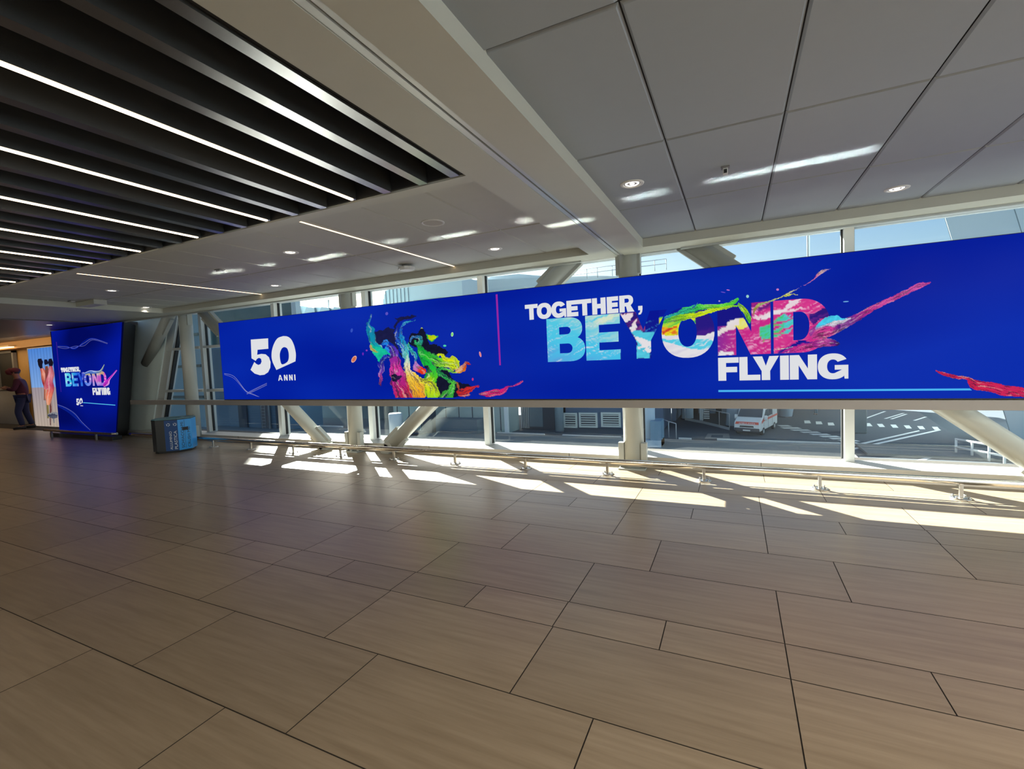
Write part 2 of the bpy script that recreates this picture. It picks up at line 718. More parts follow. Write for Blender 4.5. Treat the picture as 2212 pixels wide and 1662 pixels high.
# ------------------------------------------------------------------ glass front
YM = 6.93                     # inner face of the mullions
MX = [1.262 + 2.545 * k for k in range(-5, 3)]         # -11.46 ... 6.35
tr_z = [(1.105, 1.165), (2.145, 2.20)]


def mullion(b, x, z0=0.13, z1=3.5):
    b.box(x - .050, x + .050, YM, YM + .20, z0, z1)


for i in range(len(MX)):
    xa = MX[i]
    xb = MX[i + 1] if i + 1 < len(MX) else 8.4
    w = thing('window_%d' % (i + 1), None, None, (xa, YM, 0.15), kind='structure')
    b = MB()
    mullion(b, xa)
    b.build('mullion', M_MULL, w)
    b = MB()
    b.box(xa + .0505, xa + .068, YM + .085, YM + .135, 0.15, 3.5)
    b.box(xa - .068, xa - .0505, YM + .085, YM + .135, 0.15, 3.5)
    b.build('gasket', M_GASKET, w)
    for z0, z1 in tr_z:
        b = MB()
        b.box(xa + .05, xb - .05, YM + .005, YM + .19, z0, z1)
        b.build('transom', M_MULL, w)
    for z0, z1 in ((0.136, 1.105), (1.165, 2.145), (2.20, 2.99)):
        b = MB()
        b.box(xa + .06, xb - .06, YM + .10, YM + .115, z0, z1)
        b.build('pane', M_GLASS, w)
    b = MB()
    b.box(xa + .051, xb - .051, YM + .0, YM + .2, 2.99, 3.6)
    b.build('head', M_MULL, w)

# last bay on the left, cut off by a slanting mullion
w = thing('window_9', None, None, (-12.5, YM, 0.15), kind='structure')
xt, xbm = -12.50, -13.62            # slanting mullion at z 2.85 and z 0.13


def sl(z):
    return xt + (xbm - xt) * (2.85 - z) / 2.72


b = MB()
b.prism([[(sl(.12) - .17, YM, .12), (sl(.12) + .13, YM, .12), (sl(3.4) + .13, YM, 3.4), (sl(3.4) - .17, YM, 3.4)]], (0, .2, 0))
b.build('mullion', M_MULL, w)
b = MB()
b.prism([[(sl(.15) + .131, YM + .06, .15), (sl(.15) + .175, YM + .06, .15), (sl(3.4) + .175, YM + .06, 3.4), (sl(3.4) + .131, YM + .06, 3.4)]], (0, .08, 0))
b.build('gasket', M_GASKET, w)
for z0, z1 in tr_z:
    b = MB()
    b.box(sl(z0) - .10, MX[0] - .05, YM - .03, YM + .19, z0, z1)
    b.build('transom', M_MULL, w)
b = MB()
b.prism([[(sl(.15) + .15, YM + .1, .15), (MX[0] - .06, YM + .1, .15), (MX[0] - .06, YM + .1, 3.4), (sl(3.4) + .15, YM + .1, 3.4)]], (0, .015, 0))
b.build('pane', M_GLASS, w)
b = MB()
b.box(-12.3, MX[0] - .051, YM + .0, YM + .2, 2.99, 3.6)
b.build('head', M_MULL, w)

# white wall panel beside the slanting mullion
b = MB()
b.prism([[(-17.4, YM - .03, 0), (sl(0) - .17, YM - .03, 0), (sl(3.3) - .17, YM - .03, 3.3), (-17.4, YM - .03, 3.3)]], (0, .14, 0))
tag(b.build('wall_left', M_WALL), kind='structure')
# curb under the glass
b = MB()
b.box(-13.9, 8.4, 6.62, 7.05, -0.02, 0.135)
b.build('baseboard_window', M_CURB)['kind'] = 'structure'
b = MB()
for x in [1.0 + 2.545 * k - .72 for k in range(-5, 3)]:
    b.box(x - .003, x + .003, 6.617, 6.62, 0.0, 0.135)
tag(b.build('trim_2', M_GASKET), kind='structure')
b = MB()
b.box(-17.3, -13.5, 6.78, 6.90, 0.0, 0.10)
tag(b.build('baseboard_left', M_CURB), kind='structure')

# ------------------------------------------------------------------ steel frame: columns, braces, the screen beam
YCOL = 6.53


def column(x, lab, top=3.7, r=0.135, ring=True):
    t = thing('steel_column', lab, 'column', (x, YCOL, 0), 'white steel columns along the glass')
    b = MB()
    b.tube([(x, YCOL, 0.02), (x, YCOL, top)], r, 32)
    b.build('shaft', M_WHITE, t)
    for sx in (-1, 1):
        b = MB()
        b.box(min(x + sx * (r - .02), x + sx * (r + .055)), max(x + sx * (r - .02), x + sx * (r + .055)), YCOL - .10, YCOL + .0, 0.03, 0.36)
        b.build('fin_plate', M_WHITE, t, 0.004)
    b = MB()
    b.box(x - .18, x + .18, YCOL - .19, YCOL + .12, 0, 0.02)
    b.build('base_plate', M_WHITE, t, 0.003)
    b = MB()
    b.box(x - r - .03, x - r + .02, YCOL - .05, YCOL + .05, 2.66, 3.4)
    b.box(x + r - .02, x + r + .03, YCOL - .05, YCOL + .05, 2.66, 3.4)
    b.build('head_plate', M_WHITE, t)
    if ring:
        for k in range(8):
            a = 2 * PI * k / 8 + .2
            p = Vector((x + .165 * math.cos(a), YCOL - .03 + .15 * math.sin(a), 0))
            b = MB()
            b.tube([p + Vector((0, 0, .018)), p + Vector((0, 0, .055))], .022, 6)
            b.build('bolt', M_WHITE, t)
    return t


column(-1.29, 'white round steel column standing behind the middle of the long blue screen', ring=False)
column(-6.38, 'white round steel column rising where two slanting tubes meet at the floor')
column(-11.31, 'white round steel column behind the blue recycling bin')
column(3.85, 'white round steel column at the right end of the glass, at the foot of a slanting tube')


def brace(p, q, lab, feet=True, r=0.118):
    t = thing('steel_brace', lab, 'brace', p, 'white slanting steel tubes along the glass')
    p, q = Vector(p), Vector(q)
    d = (q - p).normalized()
    side = Vector((0, 1, 0))
    nrm = d.cross(side)
    b = MB()
    b.tube([p, q], r, 32)
    b.build('tube', M_WHITE, t)
    M = Matrix((d, side, nrm)).transposed().to_4x4()
    for s_ in (-1, 1):
        for (a0, a1) in (((0.02, 0.42),) if feet else ()) + (((q - p).length - 0.95, (q - p).length - 0.3),):
            b = MB()
            lo, hi = sorted((s_ * (r - .015), s_ * (r + .04)))
            b.box(a0, a1, -.045, .045, lo, hi, Matrix.Translation(p) @ M)
            b.build('fin_plate', M_WHITE, t, 0.004)
    if feet:
        b = MB()
        for a, w in ((0.0, .17), (.09, .13)):
            c = p + d * a + Vector((0, -.02, -.02))
            b.tube([c + Vector((0, -.10, 0)), c + Vector((0, .10, 0))], w * .62, 20)
        b.build('hinge_foot', M_WHITE, t)
    return t


brace((-5.62, YCOL, 0.09), (-1.80, YCOL, 3.19), 'white slanting tube rising to the right from the floor joint to the middle column')
brace((-7.12, YCOL, 0.05), (-10.80, YCOL, 3.06), 'white slanting tube rising to the left from the floor joint, behind the 50')
brace((3.05, YCOL, 0.06), (-0.80, YCOL, 3.215), 'white slanting tube crossing the rightmost window down to the floor')
brace((-13.80, 6.92, 1.87), (-11.74, 6.54, 3.12), 'short white slanting tube running into the white wall beside the tall display', feet=False)

# horizontal beam that carries the screen
YS = 6.08
t = thing('steel_beam', 'long brown grey horizontal beam under the blue screen, from the white wall past the last window', 'beam', (-3, YS + .06, 0.9))
b = MB()
b.box(-12.95, 8.38, YS + .0, YS + .10, 0.885, 0.987)
b.build('rail_profile', M_BEAM, t, 0.004)
for x in (-11.31, -6.38, -1.29, 3.85):
    b = MB()
    b.box(x - .06, x + .06, YS + .10, YCOL - .12, 0.905, 0.965)
    b.build('bracket', M_WHITE, t)

# ------------------------------------------------------------------ bumper rail along the glass
YR = 6.06
t = thing('bumper_rail', 'low polished steel bumper rail on short posts along the glass front', 'rail', (-4, YR, 0))
b = MB()
b.tube([(-13.05, YR + .02, .178), (-12.9, YR, .178), (8.2, YR, .178)], 0.034, 20)
b.build('rail_tube', M_STEEL, t)
b = MB()
b.box(-12.9, 8.2, YR + .028, YR + .040, 0.118, 0.138)
b.build('lower_lip', M_STEELB, t)
for i in range(-10, 6):
    x = 0.83 + 1.19 * i
    b = MB()
    b.box(x - .016, x + .016, YR - .016, YR + .016, 0.012, 0.150)
    po = b.build('post', M_STEELB, t, 0.004)
    b = MB()
    b.lathe([(0, .0), (.085, .0), (.085, .008), (.07, .013), (0, .013)], Matrix.Translation((x, YR, 0)), 24)
    b.build('base_plate', M_STEELB, po)
    for k in range(4):
        a = PI / 4 + k * PI / 2
        b = MB()
        b.tube([(x + .066 * math.cos(a), YR + .066 * math.sin(a), .010), (x + .066 * math.cos(a), YR + .066 * math.sin(a), .030)], .010, 8)
        b.build('bolt', M_STEELB, po)

# ------------------------------------------------------------------ ceiling fittings
DL = [(-0.75, 4.05, 'round ceiling downlight just right of the cream beam'),
      (1.37, 5.53, 'round ceiling downlight farthest right, above the last blue stretch of the screen'),
      (-2.75, 5.42, 'round ceiling downlight just left of the cream beam, near the window border'),
      (-4.87, 4.09, 'round ceiling downlight between the two thin ceiling light strips, the one nearer the slats'),
      (-7.03, 5.55, 'round ceiling downlight near the window-side end of the farther ceiling light strip'),
      (-9.30, 4.25, 'small round ceiling downlight beyond the farther ceiling light strip, nearer the slats'),
      (-11.20, 5.70, 'small round ceiling downlight near the far corner of the white ceiling')]


def downlight(x, y, z, lab, on=1.0, r=0.085):
    t = thing('downlight', lab, 'light', (x, y, z), 'recessed ceiling downlights')
    Mz = Matrix.Translation((x, y, z))
    b = MB()
    b.lathe([(r * .80, .012), (r * .80, -.004), (r * .90, -.010), (r * 1.12, -.005), (r * 1.15, .001)], Mz, 36)
    b.build('bezel', M_PLASTIC, t)
    b = MB()
    b.lathe([(r * .80, .0), (r * .74, .006), (r * .55, .010), (r * .28, .0115)], Mz, 36)
    b.build('reflector', M_CHROME, t)
    b = MB()
    b.lathe([(r * .70, .0015), (r * .58, -.006), (r * .46, .0015)], Mz, 28)
    b.lathe([(r * .28, .002), (r * .14, -.008), (0, -.010)], Mz, 20)
    b.build('bulb', M_BULB, t)
    a = bpy.data.lights.new('downlight_lamp', 'SPOT')
    a.energy = 12.0 * on
    a.spot_size = math.radians(100)
    a.spot_blend = 0.8
    a.color = (1.0, 0.88, 0.76)
    a.shadow_soft_size = 0.05
    o = bpy.data.objects.new('downlight_lamp', a)
    C.objects.link(o)
    o.location = (0, 0, -.03)
    o.parent = t
    return t


for x, y, lab in DL:
    downlight(x, y, ZC, lab)
for (x0, y0, y1, lab) in ((-3.765, 3.08, 6.045, 'thin warm light strip in the white ceiling, the one nearer the cream beam'),
                          (-8.05, 3.08, 6.045, 'thin warm light strip in the white ceiling, the one farther from the cream beam')):
    t = thing('light_strip', lab, 'light', (x0, 4.5, ZC), 'thin light strips in the white ceiling')
    b = MB()
    b.box(x0 - .015, x0 + .015, y0, y1, ZC - .001, ZC + .010)
    b.build('channel', M_TRIMG, t)
    b = MB()
    b.box(x0 - .009, x0 + .009, y0 + .01, y1, ZC - .004, ZC - .0012)
    b.build('diffuser', emat('warm_strip', (1.0, 0.70, 0.40), 5.0), t)

t = thing('ceiling_speaker', 'round flush ceiling speaker grille between the light strip and the cream beam', 'speaker', (-2.74, 4.04, ZC))
Mz = Matrix.Translation((-2.74, 4.04, ZC))
b = MB()
b.lathe([(.118, .0), (.118, -.006), (.105, -.009), (.098, -.004)], Mz, 40)
b.build('bezel', M_PLASTIC, t)
b = MB()
b.lathe([(.098, -.004), (.05, -.006), (0, -.0065)], Mz, 40)
b.build('grille', mat('speaker_grille', (0.42, 0.41, 0.38), 0.7, scale=220, var=0.25), t)

t = thing('wireless_access_point', 'white square access point with cut corners on the ceiling beside the light strip', 'access point', (-4.26, 5.55, ZC))
b = MB()
b.rbox(-4.30, -4.22, 5.51, 5.59, ZC - .03, ZC, .004)
b.build('bracket', M_GREYPL, t)
b = MB()
o8 = []
for sx, sy in ((1, 1), (-1, 1), (-1, -1), (1, -1)):
    pa, pb = (sx * .115, sy * .05), (sx * .05, sy * .115)
    o8 += [pa, pb] if sx * sy > 0 else [pb, pa]
b.prism([[(-4.26 + p[0], 5.55 + p[1], ZC - .03) for p in o8]], (0, 0, -.035))
b.prism([[(-4.26 + p[0] * .8, 5.55 + p[1] * .8, ZC - .065) for p in o8]], (0, 0, -.012))
b.build('body', M_PLASTIC, t, 0.005)
for sx, sy in ((1, 0), (-1, 0), (0, 1), (0, -1)):
    b = MB()
    b.rbox(-4.26 + sx * .09 - .03, -4.26 + sx * .09 + .03, 5.55 + sy * .09 - .03, 5.55 + sy * .09 + .03, ZC - .062, ZC - .048, .006)
    b.build('antenna_cover', M_PLASTIC, t)

t = thing('ceiling_sensor', 'small grey box sensor with dark eye on the right ceiling panels', 'sensor', (-0.045, 4.09, ZC))
b = MB()
b.rbox(-0.075, -0.015, 4.06, 4.12, ZC - .010, ZC, .003)
b.build('mount', M_GREYPL, t)
b = MB()
b.rbox(-0.063, -0.027, 4.068, 4.112, ZC - .055, ZC - .010, .004)
b.build('body', M_PLASTIC, t)
b = MB()
b.box(-0.056, -0.034, 4.064, 4.070, ZC - .05, ZC - .022)
b.build('lens', M_GASKET, t)

for (x, y, lab) in ((-6.46, 4.24, 'small grey square sensor on the ceiling between the two light strips'),
                    (-11.0, 4.40, 'tiny grey detector at the far end of the white ceiling')):
    t = thing('ceiling_detector', lab, 'detector', (x, y, ZC))
    b = MB()
    b.rbox(x - .06, x + .06, y - .045, y + .045, ZC - .012, ZC, .004)
    b.build('body', M_GREYPL, t)
    b = MB()
    b.rbox(x - .04, x + .04, y - .03, y + .03, ZC - .026, ZC - .012, .004)
    b.build('cover', M_PLASTIC, t)

# ------------------------------------------------------------------ letter shapes (unit box, heavy grotesque)
def arc(cx, cy, rx, ry, a0, a1, n=14, e=2.0):
    r = []
    for k in range(n + 1):
        a = math.radians(a0 + (a1 - a0) * k / n)
        c, s_ = math.cos(a), math.sin(a)
        r.append((cx + rx * math.copysign(abs(c) ** (2 / e), c), cy + ry * math.copysign(abs(s_) ** (2 / e), s_)))
    return r


def glyph(ch, tx, ty):
    """loops for a capital letter; tx, ty: stroke width across and up, as shares of the box"""
    if ch == 'T':
        return [[(0, 1), (0, 1 - ty), (.5 - tx / 2, 1 - ty), (.5 - tx / 2, 0), (.5 + tx / 2, 0), (.5 + tx / 2, 1 - ty), (1, 1 - ty), (1, 1)]]
    if ch == 'I':
        return [[(0, 0), (1, 0), (1, 1), (0, 1)]]
    if ch == 'L':
        return [[(0, 0), (1, 0), (1, ty), (tx, ty), (tx, 1), (0, 1)]]
    if ch == 'F':
        return [[(0, 0), (tx, 0), (tx, .36), (.92, .36), (.92, .36 + ty), (tx, .36 + ty), (tx, 1 - ty), (1, 1 - ty), (1, 1), (0, 1)]]
    if ch == 'E':
        h = ty / 2
        return [[(0, 0), (1, 0), (1, ty), (tx, ty), (tx, .5 - h), (.95, .5 - h), (.95, .5 + h), (tx, .5 + h), (tx, 1 - ty), (1, 1 - ty), (1, 1), (0, 1)]]
    if ch == 'H':
        h = ty * .52
        return [[(0, 0), (tx, 0), (tx, .5 - h), (1 - tx, .5 - h), (1 - tx, 0), (1, 0), (1, 1), (1 - tx, 1), (1 - tx, .5 + h), (tx, .5 + h), (tx, 1), (0, 1)]]
    if ch == 'N':
        return [[(0, 0), (tx, 0), (tx, .58), (1 - tx * 1.05, 0), (1, 0), (1, 1), (1 - tx, 1), (1 - tx, .44), (tx * 1.05, 1), (0, 1)]]
    if ch == 'Y':
        return [[(.5 - tx / 2, 0), (.5 + tx / 2, 0), (.5 + tx / 2, .38), (1, 1), (1 - tx * 1.12, 1), (.5, .60), (tx * 1.12, 1), (0, 1), (.5 - tx / 2, .38)]]
    if ch == 'A':
        return [[(0, 0), (tx, 0), (tx + .08, .22), (.92 - tx, .22), (1 - tx, 0), (1, 0), (.5 + tx * .55, 1), (.5 - tx * .55, 1)],
                [(tx + .13, .38), (.5, .80), (.87 - tx, .38)]]
    if ch == 'O':
        return [arc(.5, .5, .5, .5, 0, 360, 40, 2.25)[:-1], arc(.5, .5, .5 - tx, .5 - ty, 360, 0, 36, 2.2)[:-1]]
    if ch == 'D':
        return [[(0, 0)] + arc(.48, .5, .52, .5, -90, 90, 24, 2.2) + [(0, 1)],
                [(tx, ty)] + arc(.46, .5, .54 - tx, .5 - ty, -90, 90, 20, 2.2) + [(tx, 1 - ty)]]
    if ch == 'B':
        return [[(0, 0)] + arc(.60, .285, .40, .285, -90, 62, 14, 2.3) + arc(.58, .745, .36, .255, -52, 90, 14, 2.3) + [(0, 1)],
                [(tx, ty * .95)] + arc(.58, .30, .10, .30 - ty * .95 - 0.01, -90, 90, 8) + [(tx, .59 - ty * .6 + .10)],
                [(tx, .62)] + arc(.56, .72, .09, .10, -90, 90, 8) + [(tx, .82)]] if False else \
               [[(0, 0)] + arc(.60, .285, .40, .285, -90, 62, 14, 2.3) + arc(.58, .745, .36, .255, -52, 90, 14, 2.3) + [(0, 1)],
                [(tx, .19)] + arc(.56, .30, .115, .11, -90, 90, 8) + [(tx, .41)],
                [(tx, .62)] + arc(.54, .705, .10, .085, -90, 90, 8) + [(tx, .79)]]
    if ch == 'R':
        return [[(0, 0), (tx, 0), (tx, .34), (.46, .34), (1 - tx * 1.25, 0), (1.03, 0), (.78, .39)] + arc(.58, .69, .38, .31, -46, 90, 14, 2.3) + [(0, 1)],
                [(tx, .55)] + arc(.55, .68, .12, .12, -90, 90, 8) + [(tx, .80)]]
    if ch == 'G':
        o_ = arc(.5, .5, .5, .5, 30, 330, 34, 2.25)
        i_ = arc(.5, .5, .5 - tx, .5 - ty, 300, 38, 28, 2.2)
        return [o_[:-2] + [(.86, .16), (.88, 0.02), (1, 0.02), (1, .55), (.56, .55), (.56, .37), (.80, .37)] + i_]
    if ch == ',':
        return [[(.05, 1), (1, 1), (1, .62), (.90, .30), (.62, .06), (.1, 0), (.1, .2), (.40, .28), (.5, .52), (.05, .52)]]
    raise KeyError(ch)


FIVE = [(302, 715), (440, 705), (442, 788), (356, 796), (353, 836), (385, 829), (420, 832), (447, 856), (460, 895), (457, 940), (440, 975), (410, 995), (375, 999), (333, 986), (300, 956),
        (330, 893), (345, 908), (362, 917), (380, 910), (388, 890), (384, 868), (368, 860), (352, 868), (341, 885), (308, 864)]
ZERO_O = [(560, 687), (515, 705), (484, 755), (468, 820), (473, 885), (506, 957), (658, 888), (661, 830), (648, 765), (625, 715), (595, 691)]
ZERO_I = [(568, 775), (548, 788), (534, 825), (536, 875), (550, 912), (588, 897), (603, 870), (604, 825), (592, 786)]


class Plane_:
    """Places picture shapes on an upright display plane: (x, z) -> point, layer k steps of 1 mm toward the viewer."""

    def __init__(s, y):
        s.y = y

    def p(s, x, z, k=1.0):
        return Vector((x, s.y - 0.001 * k, z))

    def px(s, uv, k=1.0):
        q = ony(uv[0], uv[1], s.y)
        return s.p(q.x, q.z, k)

    def word(s, mb, text, boxes, z0, z1, sx, sy, col, k=2.0):
        """boxes: (x0, x1) per letter"""
        for ch, (x0, x1) in zip(text, boxes):
            w = x1 - x0
            tx, ty = sx / w, sy / (z1 - z0)
            lo, hi = z0, z1
            if ch == ',':
                lo, hi = z0 - (z1 - z0) * .22, z0 + (z1 - z0) * .30
            if ch in 'OG':
                lo, hi = z0 - (z1 - z0) * .015, z1 + (z1 - z0) * .015
            mb.flat([[s.p(x0 + a * w, lo + c * (hi - lo), k) for a, c in lp] for lp in glyph(ch, min(tx, .46), ty)], col)


c3 = crop(3.6867, 460, 540)
c4 = crop(3.6867, 1000, 480)
c5 = crop(3.1067, 1500, 440)
q1 = crop(10.055, 740, 640)
q2 = crop(8.745, 820, 680)
q3 = crop(11.06, 960, 740)
q4 = crop(6.506, 1320, 620)
q5 = crop(7.373, 1560, 620)
q6 = crop(5.53, 1640, 560)

SC = Plane_(YS)
M_SCREEN = screen_mat('screen_blue', lin((2, 27, 152)), lin((8, 44, 172)), 0.32, 0.9)
M_PIC = vmat('screen_picture')
WHT = lin((222, 224, 228))
ls = thing('led_screen', 'very long bright blue display showing 50 ANNI and TOGETHER, BEYOND FLYING along the glass', 'screen', (-3, YS, 1.0))
XL, XR = ony(478, 780, YS).x, 6.0
ZL, ZH = 0.992, ony(1340, 600, YS).z
b = MB()
b.box(XL, XR, YS, YS + .075, ZL, ZH)
b.build('housing', M_GASKET, ls)
b = MB()
b.add([(XL + .004, YS - .0005, ZL + .012), (XR - .01, YS - .0005, ZL + .012), (XR - .01, YS - .0005, ZH - .006), (XL + .004, YS - .0005, ZH - .006)], [(0, 1, 2, 3)])
b.build('display_face', M_SCREEN, ls)


def xs_of(plane, fn, y, spans):
    return [(ony(*fn(a, y), plane.y).x, ony(*fn(c, y), plane.y).x) for a, c in spans]


# 50 ANNI
b = MB()
b.flat([[SC.px(c3(*p), 2) for p in spline(FIVE[:1], 1, True) or FIVE]] if False else [[SC.px(c3(*p), 2) for p in FIVE]], WHT)
b.flat([[SC.px(c3(*p), 2) for p in ([*spline(ZERO_O[:6], 5)[:-1], ZERO_O[5], *spline(ZERO_O[6:] + [ZERO_O[0]], 5)[:-1]])], [SC.px(c3(*p), 2) for p in spline(ZERO_I, 4, True)]], WHT)
za, zb = SC.px(c3(590, 1041)).z, SC.px(c3(590, 995)).z
SC.word(b, 'ANNI', xs_of(SC, c3, 1018, ((519, 555), (566, 595), (607, 636), (648, 658))), za, zb, .030, .034, WHT)
tag(b.build('lettering', M_PIC, ls), 'white 50 with small ANNI')

# TOGETHER, and FLYING
b = MB()
_w = xs_of(SC, c4, 730, ((530, 565),))[0]
STX, STZ = _w[1] - _w[0], SC.px(c4(500, 660)).z - SC.px(c4(500, 692)).z
z1, z0 = SC.px(c4(500, 660)).z, SC.px(c4(548, 778)).z
SC.word(b, 'TOGETHER,', xs_of(SC, c4, 690, ((494, 596), (588, 706), (704, 821), (826, 918), (917, 1024), (1030, 1138), (1147, 1238), (1247, 1362), (1394, 1430))), z0, z1, STX, STZ, WHT)
tag(b.build('lettering', M_PIC, ls), 'white word TOGETHER with comma')
b = MB()
_w = xs_of(SC, c5, 1100, ((160, 213),))[0]
FTX, FTZ = _w[1] - _w[0], SC.px(c5(160, 1036)).z - SC.px(c5(160, 1072)).z
z1, z0 = SC.px(c5(160, 1036)).z, SC.px(c5(160, 1190)).z
SC.word(b, 'FLYING', xs_of(SC, c5, 1110, ((160, 298), (302, 442), (393, 568), (575, 634), (640, 823), (828, 1033))), z0, z1, FTX, FTZ, WHT)
tag(b.build('lettering', M_PIC, ls), 'white word FLYING')
b = MB()
b.flat([[SC.px(c5(*p), 1.5) for p in ((161, 1252), (1848, 1241), (1862, 1254), (161, 1265))]], lin((75, 180, 240)))
tag(b.build('picture_line', M_PIC, ls), 'thin light blue line under FLYING')
b = MB()
b.flat([[SC.px(c4(*p), 1.5) for p in ((261, 577), (276, 575), (303, 1140), (290, 1141))]], lin((150, 40, 160)))
tag(b.build('picture_line', M_PIC, ls), 'upright magenta line')

# BEYOND, filled with a painted wave
STEEP = math.tan(math.radians(24))


def fbm(u, v, s=1.0):
    return noise.fractal(Vector((u * s, v * s, 0.37)), 1.0, 2.0, 3)


def inside(p, poly):
    x, y = p
    c = False
    j = len(poly) - 1
    for i in range(len(poly)):
        xi, yi = poly[i]
        xj, yj = poly[j]
        if (yi > y) != (yj > y) and x < (xj - xi) * (y - yi) / (yj - yi + 1e-9) + xi:
            c = not c
        j = i
    return c


def mixc(a, c, t):
    t = max(0, min(1, t))
    return tuple(x + (y - x) * t for x, y in zip(a, c))


def P4(*l):
    return [q4(*p) for p in l]


def P5(*l):
    return [q5(*p) for p in l]


CY, CY2, CREAM_, MAG, PUR, NAVY, DKP, YEL, GRN, TEAL, WH2, ORA, RED_ = [lin(c) for c in (
    (84, 200, 224), (96, 150, 214), (214, 226, 196), (200, 44, 134), (128, 44, 150), (16, 26, 140), (44, 26, 120), (232, 224, 30), (70, 196, 76), (74, 196, 176), (226, 222, 226), (226, 130, 40), (200, 60, 40))]
Y_WHITE1 = P4((120, 395), (345, 372), (300, 430), (190, 500))
Y_WHITE2 = P4((235, 580), (290, 560), (330, 470), (380, 450), (350, 520), (365, 560), (330, 610), (280, 635))
Y_CY = P4((285, 635), (330, 612), (470, 620), (620, 660), (570, 760), (560, 1010), (350, 1010), (350, 760))
Y_BAND = P4((318, 705), (420, 720), (500, 760), (580, 760), (580, 860), (500, 840), (420, 830), (360, 790))
Y_BAND2 = P4((370, 850), (480, 835), (560, 870), (560, 950), (480, 905), (430, 905), (470, 870), (375, 880))
O_DK = P4((1190, 430), (1500, 400), (1500, 620), (1235, 680), (1235, 560))
O_ORANGE = P4((715, 560), (830, 575), (945, 560), (945, 680), (820, 672), (715, 672))
O_CY = P4((715, 725), (820, 745), (900, 740), (1240, 735), (1380, 730), (1445, 770), (1400, 860), (1260, 885), (1120, 870), (1000, 840), (880, 800), (720, 765))
N_WAVE = P4((1200, 735), (1300, 690), (1500, 605), (1590, 560), (1680, 490), (1760, 445), (1880, 440), (1960, 540), (1760, 590), (1700, 605), (1560, 660), (1500, 680), (1350, 720), (1280, 730))
N_YEL = P4((1790, 445), (1890, 442), (1965, 555), (1760, 590), (1730, 560), (1800, 520))
N_WBOT = P4((1495, 865), (1570, 890), (1650, 905), (1720, 935), (1720, 975), (1495, 975))
D_WH = P5((500, 480), (640, 455), (770, 400), (960, 370), (1130, 350), (1330, 320), (1100, 395), (900, 440), (770, 490), (640, 510), (500, 530))
D_WH2 = P5((970, 360), (1030, 280), (1090, 230), (1250, 200), (1200, 260), (1330, 215), (1120, 310))
D_DK = P5((1390, 430), (1540, 370), (1680, 340), (1760, 440), (1560, 520), (1450, 600), (1380, 470))
D_TEAL = P5((815, 500), (960, 480), (1110, 450), (1350, 395), (1220, 470), (1200, 600), (1050, 760), (960, 790), (815, 800), (640, 860), (560, 800), (540, 640), (700, 560))
D_BLUE = P5((1110, 900), (1240, 870), (1460, 840), (1460, 930), (1250, 990), (1100, 1050), (830, 1060), (900, 1010))


